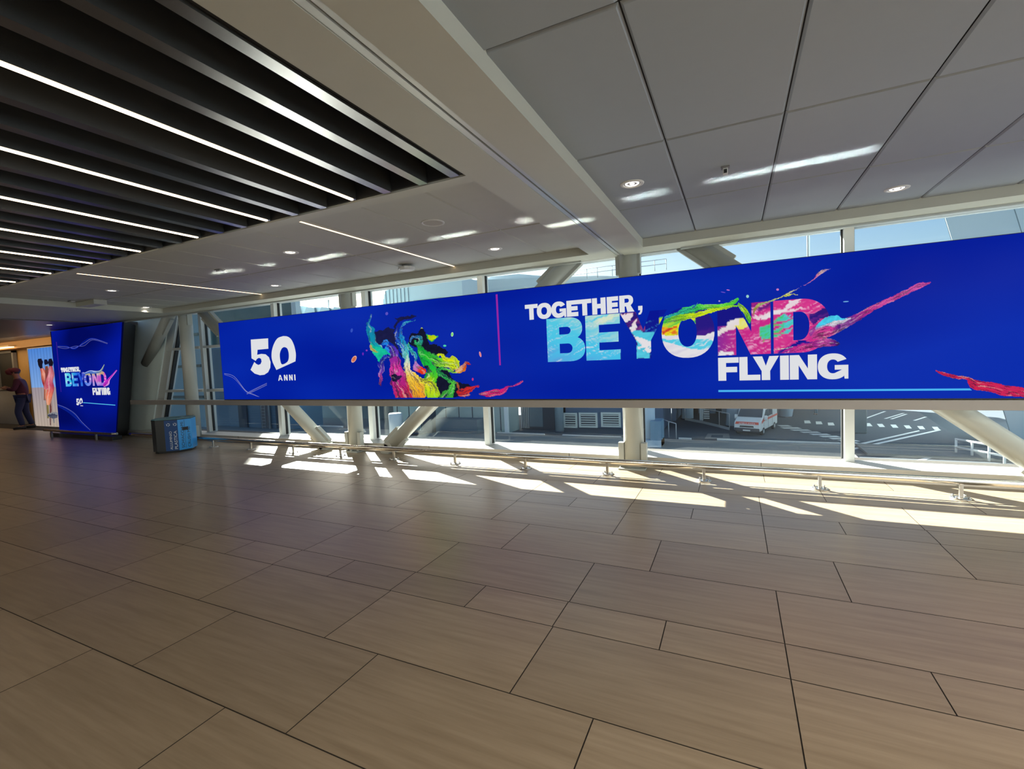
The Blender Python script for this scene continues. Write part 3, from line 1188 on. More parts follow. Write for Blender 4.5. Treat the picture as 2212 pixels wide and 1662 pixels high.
def wave_colour(u, v):
    w = fbm(u, v, 0.05) * 6
    pu, pv = u + w, v + fbm(v, u, 0.06) * 5
    st = noise.noise(Vector(((pu * .35 + pv * .9) * 0.16, (pu - pv * .4) * 0.012, 2.0)))
    st2 = noise.noise(Vector(((pv + pu * .42) * 0.33, pu * 0.02, 9.0)))
    p = (pu, pv)
    if u < 1341 and v > 600 and u < c4(1262, 0)[0]:                                   # B, E
        t = (v - 688) / 95.0
        c = mixc(CY, lin((66, 190, 232)), t)
        up = max(0, min(1, ((u - 1215) / 110.0) - (v - 690) / 60.0 + .25))
        c = mixc(c, CREAM_, up * (0.5 + st * 1.2))
        lowl = max(0, min(1, (v - 735) / 50.0 - (u - 1180) / 220.0))
        c = mixc(c, CY2, lowl * (0.75 + st * 1.0))
        return mixc(c, WH2, max(0, st2 - .22) * 1.6)
    if u < c4(1560, 0)[0]:                                                            # Y
        if inside(p, Y_WHITE1) or inside(p, Y_WHITE2):
            return mixc(WH2, lin((235, 190, 200)), .25 + st)
        if inside(p, Y_BAND) or inside(p, Y_BAND2):
            return WH2
        if inside(p, Y_CY):
            return mixc(CY, lin((70, 180, 205)), .3 + st)
        if u < q4(470, 0)[0]:
            return mixc(DKP, lin((150, 60, 120)), max(0, st) * 1.6)
        if v < q4(0, 470)[1]:
            return lin((10, 22, 146))
        return mixc(NAVY, lin((70, 160, 230)), max(0, st2 - .1) * 2.0)
    if u < q4(1475, 0)[0]:                                                            # O
        if inside((u, v), O_CY):
            return mixc(CY, WH2, max(0, st2 - .18) * 2)
        if v > q4(0, 682)[1]:
            return mixc(WH2, lin((210, 205, 220)), .3 + st)
        if inside((u, v), N_WAVE):
            return WH2
        if inside(p, O_ORANGE):
            return mixc(ORA, RED_ if st > 0 else YEL, abs(st) * 2.2)
        if inside(p, O_DK) or u > q4(1180, 0)[0]:
            return mixc(lin((40, 26, 128)), PUR, max(0, (v - 705) / 40.0) * (.5 + st))
        if v < q4(0, 420)[1] and u < q4(1000, 0)[0]:
            return lin((12, 26, 150))
        return mixc(GRN, YEL, .45 + st * 1.4 + (v - 690) / 120)
    if u < q5(800, 0)[0] and u < c5(516, 0)[0]:                                       # N
        if inside(p, N_YEL):
            return mixc(YEL, CREAM_, .3 + st)
        if inside(p, N_WBOT):
            return WH2
        if inside(p, N_WAVE):
            return mixc(lin((224, 208, 206)), WH2, .5 + st)
        if inside(p, D_WH):
            return mixc(WH2, lin((230, 170, 190)), .2 + st)
        if inside((u + w * 2.2, v + st * 26), D_TEAL):
            return mixc(TEAL if st > -.05 else MAG, GRN, .3 + st2 * 1.5)
        if v < q4(0, 560)[1] and u < q5(460, 0)[0]:
            return lin((24, 22, 130))
        t = (u - 1545) / 60.0
        c = mixc(PUR, MAG, t)
        if v < q5(0, 380)[1]:
            c = mixc(c, DKP, .45 + st)
        return mixc(c, lin((230, 160, 200)), max(0, st2 - .15) * 2.2)
    # D
    if inside(p, D_DK):
        return mixc(DKP, PUR, max(0, st) * 1.5)
    if inside(p, D_WH) or inside(p, D_WH2):
        return mixc(WH2, lin((232, 180, 200)), .2 + st)
    if inside((u + w * 2.2, v + st * 26), D_TEAL):
        if st > .16:
            return MAG
        return mixc(TEAL, GRN if u < q5(980, 0)[0] else CY, .4 + st2 * 1.5)
    if inside(p, D_BLUE):
        return mixc(NAVY, MAG, max(0, .2 + st * 1.6))
    return mixc(mixc(MAG, lin((214, 60, 140)), .5 + st), lin((236, 170, 204)), max(0, st2 - .16) * 2.2)


def painted(mb, loops3, y, colour, step=0.016):
    """flat shape cut into small cells, every corner coloured by the picture"""
    bm = bmesh.new()
    flat_ = [p for lp in loops3 for p in lp]
    vs = [bm.verts.new(p) for p in flat_]
    for t in tessellate_polygon(loops3):
        try:
            bm.faces.new([vs[i] for i in t])
        except ValueError:
            pass
    for ax, nrm in ((0, (1, 0, 0)), (2, (0, 0, 1))):
        lo, hi = min(p[ax] for p in flat_), max(p[ax] for p in flat_)
        a = lo + step
        while a < hi:
            co = Vector((0, y, 0))
            co[ax] = a
            bmesh.ops.bisect_plane(bm, geom=bm.verts[:] + bm.edges[:] + bm.faces[:], plane_co=co, plane_no=nrm)
            a += step
    bm.verts.index_update()
    cols = {q.index: colour(*unproject(q.co)) for q in bm.verts}
    o = len(mb.v)
    mb.v += [q.co.copy() for q in bm.verts]
    for f in bm.faces:
        mb.face([o + q.index for q in f.verts], [cols[q.index] for q in f.verts])
    bm.free()


b = MB()
z1 = (SC.px(c4(668, 773)).z + SC.px(q5(700, 300)).z) / 2
z1 = SC.px(c4(668, 773)).z
z0 = SC.px(c4(690, 1115)).z
spansB = [xs_of(SC, c4, 950, ((671, 972),))[0], xs_of(SC, c4, 930, ((979, 1254),))[0], xs_of(SC, c4, 860, ((1252, 1628),))[0], xs_of(SC, c4, 900, ((1583, 2004),))[0],
          xs_of(SC, c5, 880, ((156, 512),))[0], xs_of(SC, c5, 840, ((531, 912),))[0]]
for ch, (x0, x1) in zip('BEYOND', spansB):
    w = x1 - x0
    sw = xs_of(SC, c4, 960, ((671, 770),))[0]
    sw = sw[1] - sw[0]
    lo, hi = (z0 - .012, z1 + .012) if ch == 'O' else (z0, z1)
    g = glyph(ch, sw / w * (1.08 if ch in 'ON' else 1.0), .22)
    if ch == 'E':
        g = glyph(ch, sw / w, .22)
    if ch == 'D':
        g = glyph(ch, sw * 1.06 / w, .235)
    painted(b, [[SC.p(x0 + a * w, lo + c * (hi - lo), 2) for a, c in lp] for lp in g], YS - .002, wave_colour)
tag(b.build('lettering', M_PIC, ls), 'word BEYOND filled with a painted wave')


# paint: ribbons of many thin strands
def ribbon(mb, plane, pts, cols, n=7, k=3.0, jitter=.35, dark=.25, seed=1):
    """pts: (u, v, half width px); cols: colours along the ribbon; n strands side by side"""
    rnd = random.Random(seed)
    sp = spline([tuple(p) for p in pts], 7)
    m = len(sp)
    cen, nor = [], []
    for i in range(m):
        a, c = sp[max(0, i - 1)], sp[min(m - 1, i + 1)]
        dx, dy = c[0] - a[0], c[1] - a[1]
        L = math.hypot(dx, dy) or 1
        nor.append((-dy / L, dx / L))
    edges = []
    for j in range(n + 1):
        ph = rnd.uniform(0, 6)
        edges.append([(-1 + 2 * j / n) + (0 if j in (0, n) else rnd.uniform(-.5, .5) / n + .35 / n * math.sin(ph + i * .5)) for i in range(m)])
    ph0, ph1 = rnd.uniform(0, 6), rnd.uniform(0, 6)
    for j in range(n):
        shade = rnd.uniform(-1, 1)
        for i in range(m - 1):
            q = []
            for (ii, e) in ((i, edges[j]), (i + 1, edges[j]), (i + 1, edges[j + 1]), (i, edges[j + 1])):
                wob = 1.0
                if e is edges[0]:
                    wob = 1 + .09 * math.sin(ph0 + ii * .55)
                if e is edges[n]:
                    wob = 1 + .09 * math.sin(ph1 + ii * .5)
                o_ = e[ii] * sp[ii][2] * wob
                q.append(plane.px((sp[ii][0] + nor[ii][0] * o_, sp[ii][1] + nor[ii][1] * o_), k))
            cc = []
            for ii in (i, i + 1, i + 1, i):
                t = ii / (m - 1) * (len(cols) - 1)
                a = min(int(t), len(cols) - 2) if len(cols) > 1 else 0
                c = mixc(cols[a], cols[min(a + 1, len(cols) - 1)], t - a)
                c = mixc(c, (.9, .9, .85), shade * jitter) if shade > .35 else (mixc(c, (.005, .008, .05), -shade * dark * 1.6) if shade < -.3 else c)
                cc.append(c)
            o = len(mb.v)
            mb.v += q
            mb.face((o, o + 1, o + 2, o + 3), cc)


def blob(mb, plane, pts, col, k=2.5, rim=None):
    ps = spline(pts, 5, True)
    if rim:
        cx = sum(p[0] for p in ps) / len(ps)
        cy = sum(p[1] for p in ps) / len(ps)
        mb.flat([[plane.px(p, k) for p in ps]], rim)
        mb.flat([[plane.px((cx + (p[0] - cx) * .72, cy + (p[1] - cy) * .72), k + .5) for p in ps]], col)
    else:
        mb.flat([[plane.px(p, k) for p in ps]], col)


import numpy as np

_rng = np.random.RandomState(5)
_LAT = _rng.rand(64, 64)


def vnoise(x, y):
    """smooth lattice noise 0..1 for arrays"""
    xi, yi = np.floor(x).astype(int), np.floor(y).astype(int)
    fx, fy = x - xi, y - yi
    fx, fy = fx * fx * (3 - 2 * fx), fy * fy * (3 - 2 * fy)
    a = _LAT[xi % 64, yi % 64]
    b_ = _LAT[(xi + 1) % 64, yi % 64]
    c_ = _LAT[xi % 64, (yi + 1) % 64]
    d_ = _LAT[(xi + 1) % 64, (yi + 1) % 64]
    return (a * (1 - fx) + b_ * fx) * (1 - fy) + (c_ * (1 - fx) + d_ * fx) * fy


def vfbm(x, y):
    return (vnoise(x, y) * .55 + vnoise(x * 2.1 + 7, y * 2.1 + 3) * .30 + vnoise(x * 4.3 + 1, y * 4.3 + 9) * .15)


class Paint:
    """A poured-paint picture on a display plane: streams and patches laid over one another, marbled, cut into small cells."""

    def __init__(s, plane, warp=2.6):
        s.plane, s.items, s.warp = plane, [], warp

    def stream(s, fn, sc, pts, cols, n=7, k=3.0, seed=1, jitter=.35, dark=.25):
        s.items.append(('s', [(*fn(p[0], p[1]), p[2] / sc) for p in pts], cols, seed, dark, n))

    def patch(s, pts, col, k=0, rim=None):
        s.items.append(('p', spline(pts, 4, True), rim or col, 1, .1, 1))
        if rim:
            ps = s.items[-1][1]
            cx, cy = sum(p[0] for p in ps) / len(ps), sum(p[1] for p in ps) / len(ps)
            s.items.append(('p', [(cx + (p[0] - cx) * .72, cy + (p[1] - cy) * .72) for p in ps], col, 1, .1, 1))

    def build(s, name, parent, step=1.15, k=3.0, vmax=1e9):
        us, vs_ = [], []
        for it in s.items:
            for p in it[1]:
                w = p[2] if len(p) > 2 else 0
                us += [p[0] - w, p[0] + w]
                vs_ += [p[1] - w, p[1] + w]
        u0, u1, v0, v1 = min(us) - 4, max(us) + 4, min(vs_) - 4, min(max(vs_) + 4, vmax)
        nu, nv = int((u1 - u0) / step) + 1, int((v1 - v0) / step) + 1
        U, V = np.meshgrid(u0 + np.arange(nu + 1) * step, v0 + np.arange(nv + 1) * step, indexing='ij')
        w1, w2 = vfbm(U * .10, V * .10) - .5, vfbm(U * .10 + 31, V * .10 + 17) - .5
        w3, w4 = vfbm(U * .30 + 5, V * .30) - .5, vfbm(U * .30, V * .30 + 5) - .5
        PU, PV = U + s.warp * (3.0 * w1 + 1.3 * w3), V + s.warp * (3.0 * w2 + 1.3 * w4)
        COL = np.zeros(U.shape + (3,))
        COV = np.zeros(U.shape, bool)
        for kind, pts, cols, seed, dark, n in s.items:
            if kind == 's':
                sp = np.array(spline([tuple(p) for p in pts], 9))
                best = np.full(U.shape, 1e9)
                idx = np.zeros(U.shape, int)
                for j in range(len(sp)):
                    d = np.hypot(PU - sp[j, 0], PV - sp[j, 1]) / max(sp[j, 2], .35)
                    m = d < best
                    best[m] = d[m]
                    idx[m] = j
                cov = best < 1
                if not cov.any():
                    continue
                tang = np.gradient(sp[:, :2], axis=0)
                L = np.hypot(tang[:, 0], tang[:, 1]) + 1e-9
                nx, ny = -tang[:, 1] / L, tang[:, 0] / L
                acr = ((PU - sp[idx, 0]) * nx[idx] + (PV - sp[idx, 1]) * ny[idx]) / np.maximum(sp[idx, 2], .35)
                al = idx / (len(sp) - 1.0)
                length = L.sum()
                st = vfbm(acr * (1.2 + n * .22) + seed * 3.7, al * length * .035 + seed * 1.3)
                fine = vfbm(acr * (2.5 + n * .5) + seed * 1.9 + 20, al * length * .06 + seed)
                t = np.clip(al + (st - .5) * .16, 0, 1) * (len(cols) - 1)
                a = np.minimum(t.astype(int), max(len(cols) - 2, 0))
                f = (t - a)[..., None]
                ca = np.array(cols)
                c = ca[a] * (1 - f) + ca[np.minimum(a + 1, len(cols) - 1)] * f
                li = np.clip((st - .62) * 4.0, 0, .42)[..., None]
                c = c * (1 - li) + (c * .4 + .55 * np.array([1, 1, .85])) * li
                dk = np.clip((.46 - fine) * (6 + 9 * dark), 0, .5 + .5 * dark)[..., None]
                c = c * (1 - dk) + np.array([.012, .012, .05]) * dk
                dk2 = np.clip((np.abs(acr) - .86) * 3.2, 0, .55)[..., None]
                c = c * (1 - dk2) + np.array([.01, .012, .06]) * dk2
            else:
                cov = np.zeros(U.shape, bool)
                j = len(pts) - 1
                for i in range(len(pts)):
                    xi, yi = pts[i]
                    xj, yj = pts[j]
                    cov ^= ((yi > PV) != (yj > PV)) & (PU < (xj - xi) * (PV - yi) / (yj - yi + 1e-9) + xi)
                    j = i
                fine = vfbm(PU * .16 + PV * .05, PV * .13)
                c = np.array(cols)[None, None, :] * (0.75 + .5 * fine)[..., None]
            COL[cov] = c[cov]
            COV |= cov
        mb = MB()
        used = COV[:-1, :-1] & COV[1:, :-1] & COV[1:, 1:] & COV[:-1, 1:]
        vid = {}

        def vert(i, j):
            q = vid.get((i, j))
            if q is None:
                q = vid[(i, j)] = len(mb.v)
                mb.v.append(s.plane.px((U[i, j], V[i, j]), k))
            return q
        cl_ = COL.tolist()
        for i, j in zip(*np.nonzero(used)):
            q = ((i, j), (i + 1, j), (i + 1, j + 1), (i, j + 1))
            mb.face([vert(*p) for p in q], [tuple(cl_[p[0]][p[1]]) for p in q])
        return mb.build(name, M_PIC, parent, fixn=False)


def Q(fn, *l):
    return [(*fn(p[0], p[1]), *[x / 1.0 for x in p[2:]]) for p in l]


def Rb(mb, fn, s, pts, cols, n=7, k=3.0, **kw):
    ribbon(mb, SC, [(*fn(p[0], p[1]), p[2] / s) for p in pts], cols, n if n < 4 else int(n * 1.9), k, **kw)


BK = lin((20, 22, 44))
BK2 = lin((26, 28, 70))
b = Paint(SC)      # ---- the rearing splash of paint in the middle of the screen
b.patch(Q(q1, (700, 760), (860, 720), (980, 665), (1060, 720), (1130, 740), (1150, 900), (1200, 1100), (1330, 1290), (1290, 1330), (1100, 1050), (900, 1000), (840, 1060), (740, 1010), (690, 900)), BK2, 2.0)
b.patch(Q(q1, (1080, 450), (1200, 460), (1400, 420), (1660, 415), (1560, 470), (1400, 500), (1260, 560), (1180, 640), (1130, 760), (1100, 620), (1190, 520)), BK2, 2.05)
b.patch(Q(q2, (545, 470), (560, 380), (640, 335), (740, 350), (760, 280), (850, 290), (900, 420), (960, 540), (1100, 580), (1200, 620), (1285, 690), (1240, 760), (1100, 790), (900, 720), (800, 640), (660, 620), (560, 560)), BK, 2.1)
b.patch(Q(q2, (740, 780), (900, 880), (1050, 960), (1200, 960), (1320, 1080), (1360, 1180), (1430, 1260), (1700, 1310), (1740, 1400), (1500, 1555), (880, 1555), (900, 1400), (1080, 1200), (1060, 1060), (900, 930)), BK, 2.1)
b.patch(Q(q2, (690, 680), (730, 600), (800, 630), (900, 710), (1000, 780), (1100, 770), (1200, 880), (1150, 960), (1040, 970), (1000, 1000), (1085, 1090), (1100, 1200), (1050, 1300), (900, 1310), (850, 1150), (900, 1050), (870, 950), (800, 870), (740, 780)), lin((22, 150, 50)), 2.4)
b.patch(Q(q2, (200, 890), (300, 860), (400, 900), (450, 1000), (470, 1120), (540, 1250), (600, 1400), (655, 1540), (480, 1548), (290, 1540), (240, 1440), (230, 1300), (190, 1200), (225, 1100), (205, 1000)), lin((178, 36, 124)), 2.4)
b.patch(Q(q2, (540, 1060), (650, 1110), (760, 1210), (880, 1260), (1000, 1280), (940, 1400), (880, 1545), (650, 1548), (600, 1450), (520, 1250), (475, 1130)), lin((232, 180, 60)), 2.5)
b.patch(Q(q2, (880, 1290), (1040, 1270), (1100, 1400), (1110, 1545), (890, 1548)), lin((160, 200, 36)), 2.5)
b.stream(q1, 10.055, [(640, 400, 14), (590, 520, 30), (575, 640, 50), (610, 750, 95), (630, 880, 85), (660, 1000, 70), (740, 1090, 70), (800, 1150, 90)], [lin((26, 90, 176)), lin((20, 130, 170)), lin((16, 140, 170)), lin((20, 180, 180))], 6, 3.0, seed=3, jitter=.1, dark=.08)
b.patch(Q(q1, (610, 1040), (700, 1080), (820, 1110), (960, 1170), (1040, 1230), (940, 1300), (840, 1370), (790, 1420), (720, 1320), (640, 1210)), lin((22, 186, 150)), 3.2)
b.stream(q1, 10.055, [(620, 1060, 10), (660, 1150, 35), (720, 1200, 18), (800, 1230, 6)], [lin((200, 170, 90)), lin((140, 170, 80))], 4, 3.4, seed=5)
b.stream(q1, 10.055, [(890, 1040, 40), (950, 1010, 60), (990, 1080, 40), (960, 1150, 30), (1010, 1200, 22)], [lin((30, 120, 220)), lin((40, 150, 230))], 6, 3.3, seed=6)
b.stream(q1, 10.055, [(1000, 1090, 40), (1080, 1150, 80), (1130, 1240, 100), (1120, 1330, 110), (1160, 1430, 120)], [lin((40, 50, 180)), lin((90, 50, 180)), lin((150, 50, 160))], 9, 3.1, seed=7, dark=.5)
b.stream(q1, 10.055, [(1030, 1300, 25), (900, 1360, 40), (830, 1450, 55), (850, 1560, 60), (880, 1640, 40)], [lin((40, 70, 200)), lin((30, 40, 170)), lin((90, 50, 170))], 6, 2.9, seed=8, dark=.5)
b.stream(q2, 8.745, [(60, 940, 40), (50, 1040, 55), (20, 1130, 50), (30, 1220, 40), (20, 1330, 30)], [lin((40, 40, 170)), lin((110, 60, 180)), lin((170, 60, 150)), lin((60, 30, 90))], 6, 2.9, seed=9)
b.stream(q2, 8.745, [(300, 880, 100), (310, 980, 110), (320, 1080, 130), (300, 1200, 110), (330, 1330, 100), (400, 1450, 120), (440, 1556, 150)], [lin((150, 40, 150)), lin((206, 52, 150)), lin((212, 60, 160)), lin((180, 36, 130)), lin((196, 40, 110)), lin((190, 40, 70))], 12, 3.2, seed=10, dark=.5)
b.stream(q2, 8.745, [(270, 1190, 60), (330, 1210, 50), (400, 1170, 20)], [BK, lin((60, 20, 80))], 4, 3.4, seed=11)
b.stream(q2, 8.745, [(470, 1100, 30), (520, 1220, 50), (560, 1350, 60), (600, 1470, 60), (640, 1556, 60)], [lin((200, 50, 140)), lin((206, 40, 70)), lin((190, 40, 60))], 6, 3.3, seed=12)
# upright blue stream
b.stream(q2, 8.745, [(690, 110, 8), (600, 112, 22), (500, 150, 30), (425, 230, 34), (400, 340, 40), (420, 450, 50), (470, 560, 56), (500, 680, 62), (515, 800, 60), (520, 920, 58), (530, 1060, 62), (580, 1180, 90), (650, 1310, 110), (720, 1430, 110), (750, 1556, 120)],
   [lin((30, 130, 170)), lin((50, 160, 200)), lin((20, 80, 190)), lin((24, 130, 200)), lin((30, 160, 200)), lin((90, 200, 190)), lin((224, 220, 190)), lin((240, 200, 70)), lin((240, 180, 40)), lin((236, 150, 40))], 12, 3.6, seed=13)
b.stream(q2, 8.745, [(340, 240, 14), (330, 340, 34), (345, 450, 40), (400, 560, 34), (450, 680, 20)], [lin((20, 40, 140)), lin((30, 80, 190)), lin((40, 120, 210))], 6, 3.4, seed=14, dark=.5)
b.stream(q2, 8.745, [(310, 520, 8), (380, 590, 16), (440, 700, 18), (465, 800, 16)], [lin((120, 190, 220)), lin((90, 180, 210))], 3, 3.5, seed=15)
# green body
b.stream(q2, 8.745, [(530, 490, 8), (560, 600, 26), (620, 680, 34), (680, 780, 34), (690, 880, 28)], [lin((60, 190, 140)), lin((50, 180, 190)), lin((30, 120, 190))], 5, 3.5, seed=16, dark=.5)
b.stream(q2, 8.745, [(600, 500, 14), (640, 440, 26), (720, 420, 30), (780, 480, 34), (760, 560, 40), (700, 560, 26), (690, 500, 14)], [lin((40, 120, 190)), lin((30, 100, 160)), lin((40, 170, 120)), lin((30, 170, 80))], 6, 3.7, seed=17, dark=.6)
b.stream(q2, 8.745, [(730, 600, 40), (800, 700, 70), (900, 790, 90), (1030, 860, 90), (1150, 900, 90), (1280, 930, 80), (1400, 970, 70), (1490, 1000, 40)], [lin((20, 160, 60)), lin((20, 180, 50)), lin((60, 200, 40)), lin((130, 215, 30)), lin((200, 226, 20)), lin((220, 230, 20))], 12, 3.6, seed=18, dark=.55)
b.stream(q2, 8.745, [(880, 680, 14), (980, 760, 26), (1080, 800, 22)], [lin((30, 150, 50)), lin((60, 190, 60))], 4, 3.65, seed=19, dark=.8)
b.stream(q2, 8.745, [(1110, 770, 18), (1180, 760, 34), (1230, 820, 40), (1320, 830, 40), (1390, 830, 60), (1440, 900, 60), (1480, 980, 40)], [lin((210, 228, 30)), lin((220, 230, 20)), lin((190, 220, 30))], 7, 3.8, seed=20)
b.stream(q2, 8.745, [(1130, 1010, 30), (1250, 1040, 30), (1380, 1070, 34), (1500, 1090, 30)], [lin((40, 170, 70)), lin((80, 200, 60)), lin((160, 210, 40))], 6, 3.8, seed=21, dark=.8)
b.stream(q2, 8.745, [(1500, 1060, 60), (1570, 1020, 66), (1620, 960, 44), (1640, 900, 26), (1700, 930, 22), (1725, 945, 8)], [lin((220, 160, 30)), lin((206, 80, 30)), lin((180, 40, 30)), lin((190, 40, 60))], 7, 3.7, seed=22)
b.stream(q2, 8.745, [(760, 790, 20), (830, 880, 50), (920, 960, 90), (990, 1060, 100), (1000, 1180, 100), (930, 1250, 70), (830, 1260, 50), (740, 1200, 40), (650, 1110, 34), (570, 1040, 24)], [lin((20, 170, 60)), lin((24, 180, 60)), lin((30, 190, 60)), lin((90, 200, 30)), lin((200, 220, 20)), lin((240, 220, 40)), lin((240, 200, 80)), lin((236, 220, 190))], 11, 3.9, seed=23, dark=.5)
b.stream(q2, 8.745, [(700, 900, 30), (690, 980, 70), (760, 1030, 70), (820, 1080, 50)], [lin((170, 90, 190)), lin((190, 120, 200)), lin((226, 60, 30)), lin((220, 50, 20))], 7, 4.0, seed=24)
b.stream(q2, 8.745, [(880, 990, 40), (930, 1050, 44), (920, 1090, 20)], [BK, lin((30, 120, 60))], 6, 4.05, seed=25, dark=.6)
b.stream(q2, 8.745, [(1090, 1040, 30), (1170, 1130, 40), (1280, 1210, 40), (1390, 1280, 22)], [lin((30, 140, 60)), lin((40, 180, 80)), lin((70, 190, 60))], 7, 3.8, seed=26, dark=.9)
b.stream(q2, 8.745, [(870, 1300, 40), (960, 1360, 80), (1000, 1450, 100), (1000, 1556, 110)], [lin((230, 220, 40)), lin((200, 220, 30)), lin((150, 210, 30))], 9, 3.7, seed=27, dark=.5)
b.stream(q2, 8.745, [(1400, 1290, 40), (1370, 1380, 50), (1330, 1470, 70), (1250, 1556, 120)], [lin((90, 190, 60)), lin((60, 180, 60)), lin((60, 160, 50))], 8, 3.7, seed=28, dark=.9)
b.stream(q2, 8.745, [(1440, 1270, 14), (1470, 1380, 22), (1510, 1480, 26), (1600, 1550, 20)], [lin((150, 120, 40)), lin((190, 50, 40)), lin((170, 60, 40))], 4, 3.8, seed=29)
b.stream(q3, 11.06, [(370, 1180, 60), (500, 1170, 90), (620, 1130, 70), (720, 1080, 50), (800, 1060, 40), (830, 1020, 20)], [lin((190, 40, 40)), lin((206, 44, 40)), lin((200, 40, 60)), lin((170, 40, 120))], 9, 3.8, seed=30, dark=.7)
b.stream(q3, 11.06, [(400, 1250, 60), (520, 1260, 60), (600, 1240, 40)], [lin((200, 40, 40)), lin((190, 50, 60))], 6, 3.85, seed=31, dark=.7)
b.patch(Q(q1, (1830, 810), (1900, 845), (2040, 845), (2090, 890), (2050, 910), (1970, 990), (1900, 985), (1840, 920)), lin((190, 210, 20)), 3.8, rim=lin((50, 180, 60)))
tag(b.build('paint_splash', ls, vmax=859.5), 'many coloured rearing splash of paint')
b = Paint(SC, 1.2)
b.stream(q3, 11.06, [(850, 1240, 30), (960, 1230, 60), (1080, 1230, 80), (1220, 1200, 80), (1380, 1180, 70), (1470, 1110, 50), (1530, 1060, 24), (1660, 1040, 22), (1780, 980, 34), (1870, 930, 26)], [lin((160, 30, 100)), lin((206, 30, 110)), lin((206, 36, 120)), lin((160, 30, 130)), lin((206, 40, 130))], 8, 3.0, seed=40, dark=.3)
tag(b.build('paint_splash', ls, vmax=859.5), 'trailing magenta fleck of paint')
b = Paint(SC, 1.2)
b.stream(c5, 3.107, [(1622, 1122, 6), (1680, 1145, 14), (1760, 1165, 14), (1830, 1175, 12), (1880, 1215, 34), (1980, 1230, 34), (2080, 1255, 40), (2180, 1265, 34), (2330, 1285, 30)], [lin((200, 40, 80)), lin((190, 30, 80)), lin((206, 36, 80)), lin((206, 40, 90)), lin((190, 36, 80))], 9, 3.0, seed=41, dark=.4)
tag(b.build('paint_splash', ls, vmax=859.5), 'red wisp of paint at the right end')
# ---- paint leaping over BEYOND
b = Paint(SC, 1.2)
b.stream(q4, 6.506, [(770, 440, 30), (900, 400, 40), (1050, 340, 46), (1180, 300, 50), (1300, 280, 44), (1450, 285, 40), (1600, 260, 36), (1720, 215, 34), (1780, 170, 22)], [lin((40, 150, 170)), lin((50, 190, 150)), lin((60, 200, 80)), lin((110, 214, 50)), lin((90, 214, 60)), lin((70, 206, 70))], 8, 3.0, seed=50, dark=.35)
b.stream(q4, 6.506, [(760, 490, 30), (900, 450, 44), (1060, 420, 46), (1220, 390, 40), (1400, 340, 30), (1600, 300, 20), (1780, 260, 16)], [lin((60, 190, 70)), lin((150, 214, 30)), lin((206, 226, 20)), lin((190, 222, 30)), lin((110, 210, 60))], 6, 3.1, seed=51, dark=.2)
b.stream(q4, 6.506, [(1150, 290, 10), (1220, 230, 8), (1305, 165, 3)], [lin((40, 110, 190)), lin((50, 120, 200))], 2, 3.0, seed=52)
b.stream(q4, 6.506, [(1790, 250, 26), (1850, 300, 36), (1900, 370, 40), (1940, 450, 34), (1950, 520, 10)], [lin((120, 210, 60)), lin((170, 214, 30)), lin((110, 210, 50)), lin((60, 200, 60))], 7, 3.2, seed=53, dark=.4)
b.stream(q5, 7.373, [(490, 440, 12), (520, 360, 26), (570, 300, 28), (660, 260, 20), (790, 220, 18), (900, 180, 14), (1000, 130, 16), (1080, 90, 20), (1160, 50, 10), (1260, 0, 5)], [lin((150, 150, 40)), lin((190, 170, 80)), lin((150, 180, 110)), lin((190, 200, 120)), lin((210, 210, 90)), lin((190, 190, 190)), lin((110, 110, 190))], 5, 3.2, seed=54)
b.stream(q5, 7.373, [(990, 150, 12), (1060, 135, 16), (1130, 115, 10), (1170, 140, 12), (1225, 125, 4)], [lin((210, 214, 60)), lin((206, 214, 130))], 3, 3.3, seed=55)
b.stream(q6, 5.53, [(440, 355, 5), (560, 300, 9), (650, 240, 10), (700, 190, 22), (760, 145, 20), (850, 115, 5)], [lin((110, 80, 180)), lin((200, 120, 170)), lin((190, 60, 150)), lin((220, 180, 180)), lin((110, 90, 190))], 3, 3.0, seed=56)
tag(b.build('paint_splash', ls, vmax=859.5), 'streaks of paint flying over the word BEYOND')
b = Paint(SC, 1.2)
b.stream(q6, 5.53, [(870, 85, 3), (910, 58, 2)], [lin((80, 90, 190)), lin((60, 80, 190))], 1, 3.0, seed=57)
b.build('paint_drop', ls)
b = Paint(SC, 1.2)
# long pink tail
b.stream(q6, 5.53, [(650, 880, 60), (760, 830, 90), (900, 800, 90), (1040, 760, 60), (1160, 700, 48), (1300, 620, 40), (1450, 540, 34), (1600, 470, 34), (1750, 400, 34), (1900, 325, 36), (2040, 280, 14)], [lin((150, 60, 150)), lin((190, 60, 140)), lin((150, 90, 160)), lin((120, 40, 140)), lin((190, 50, 140)), lin((206, 80, 160)), lin((200, 60, 150)), lin((206, 90, 170)), lin((190, 60, 150))], 9, 3.3, seed=58, dark=.3)
b.patch(Q(q6, (670, 815), (720, 750), (800, 690), (880, 675), (940, 672), (980, 700), (1060, 710), (1000, 750), (900, 780), (800, 800), (720, 830)), lin((70, 196, 226)), 3.6)
b.stream(q6, 5.53, [(680, 830, 16), (800, 800, 22), (900, 765, 26), (1000, 745, 18), (1090, 710, 8)], [lin((150, 150, 200)), lin((216, 206, 220)), lin((200, 190, 216))], 6, 3.7, seed=59)
b.stream(q5, 7.373, [(1080, 1040, 16), (1250, 980, 34), (1420, 930, 50), (1560, 900, 70), (1680, 890, 70), (1790, 900, 50), (1860, 905, 16)], [lin((190, 50, 140)), lin((200, 60, 140)), lin((160, 40, 140)), lin((200, 80, 160)), lin((110, 30, 130)), lin((40, 26, 110))], 9, 3.3, seed=60, dark=.4)
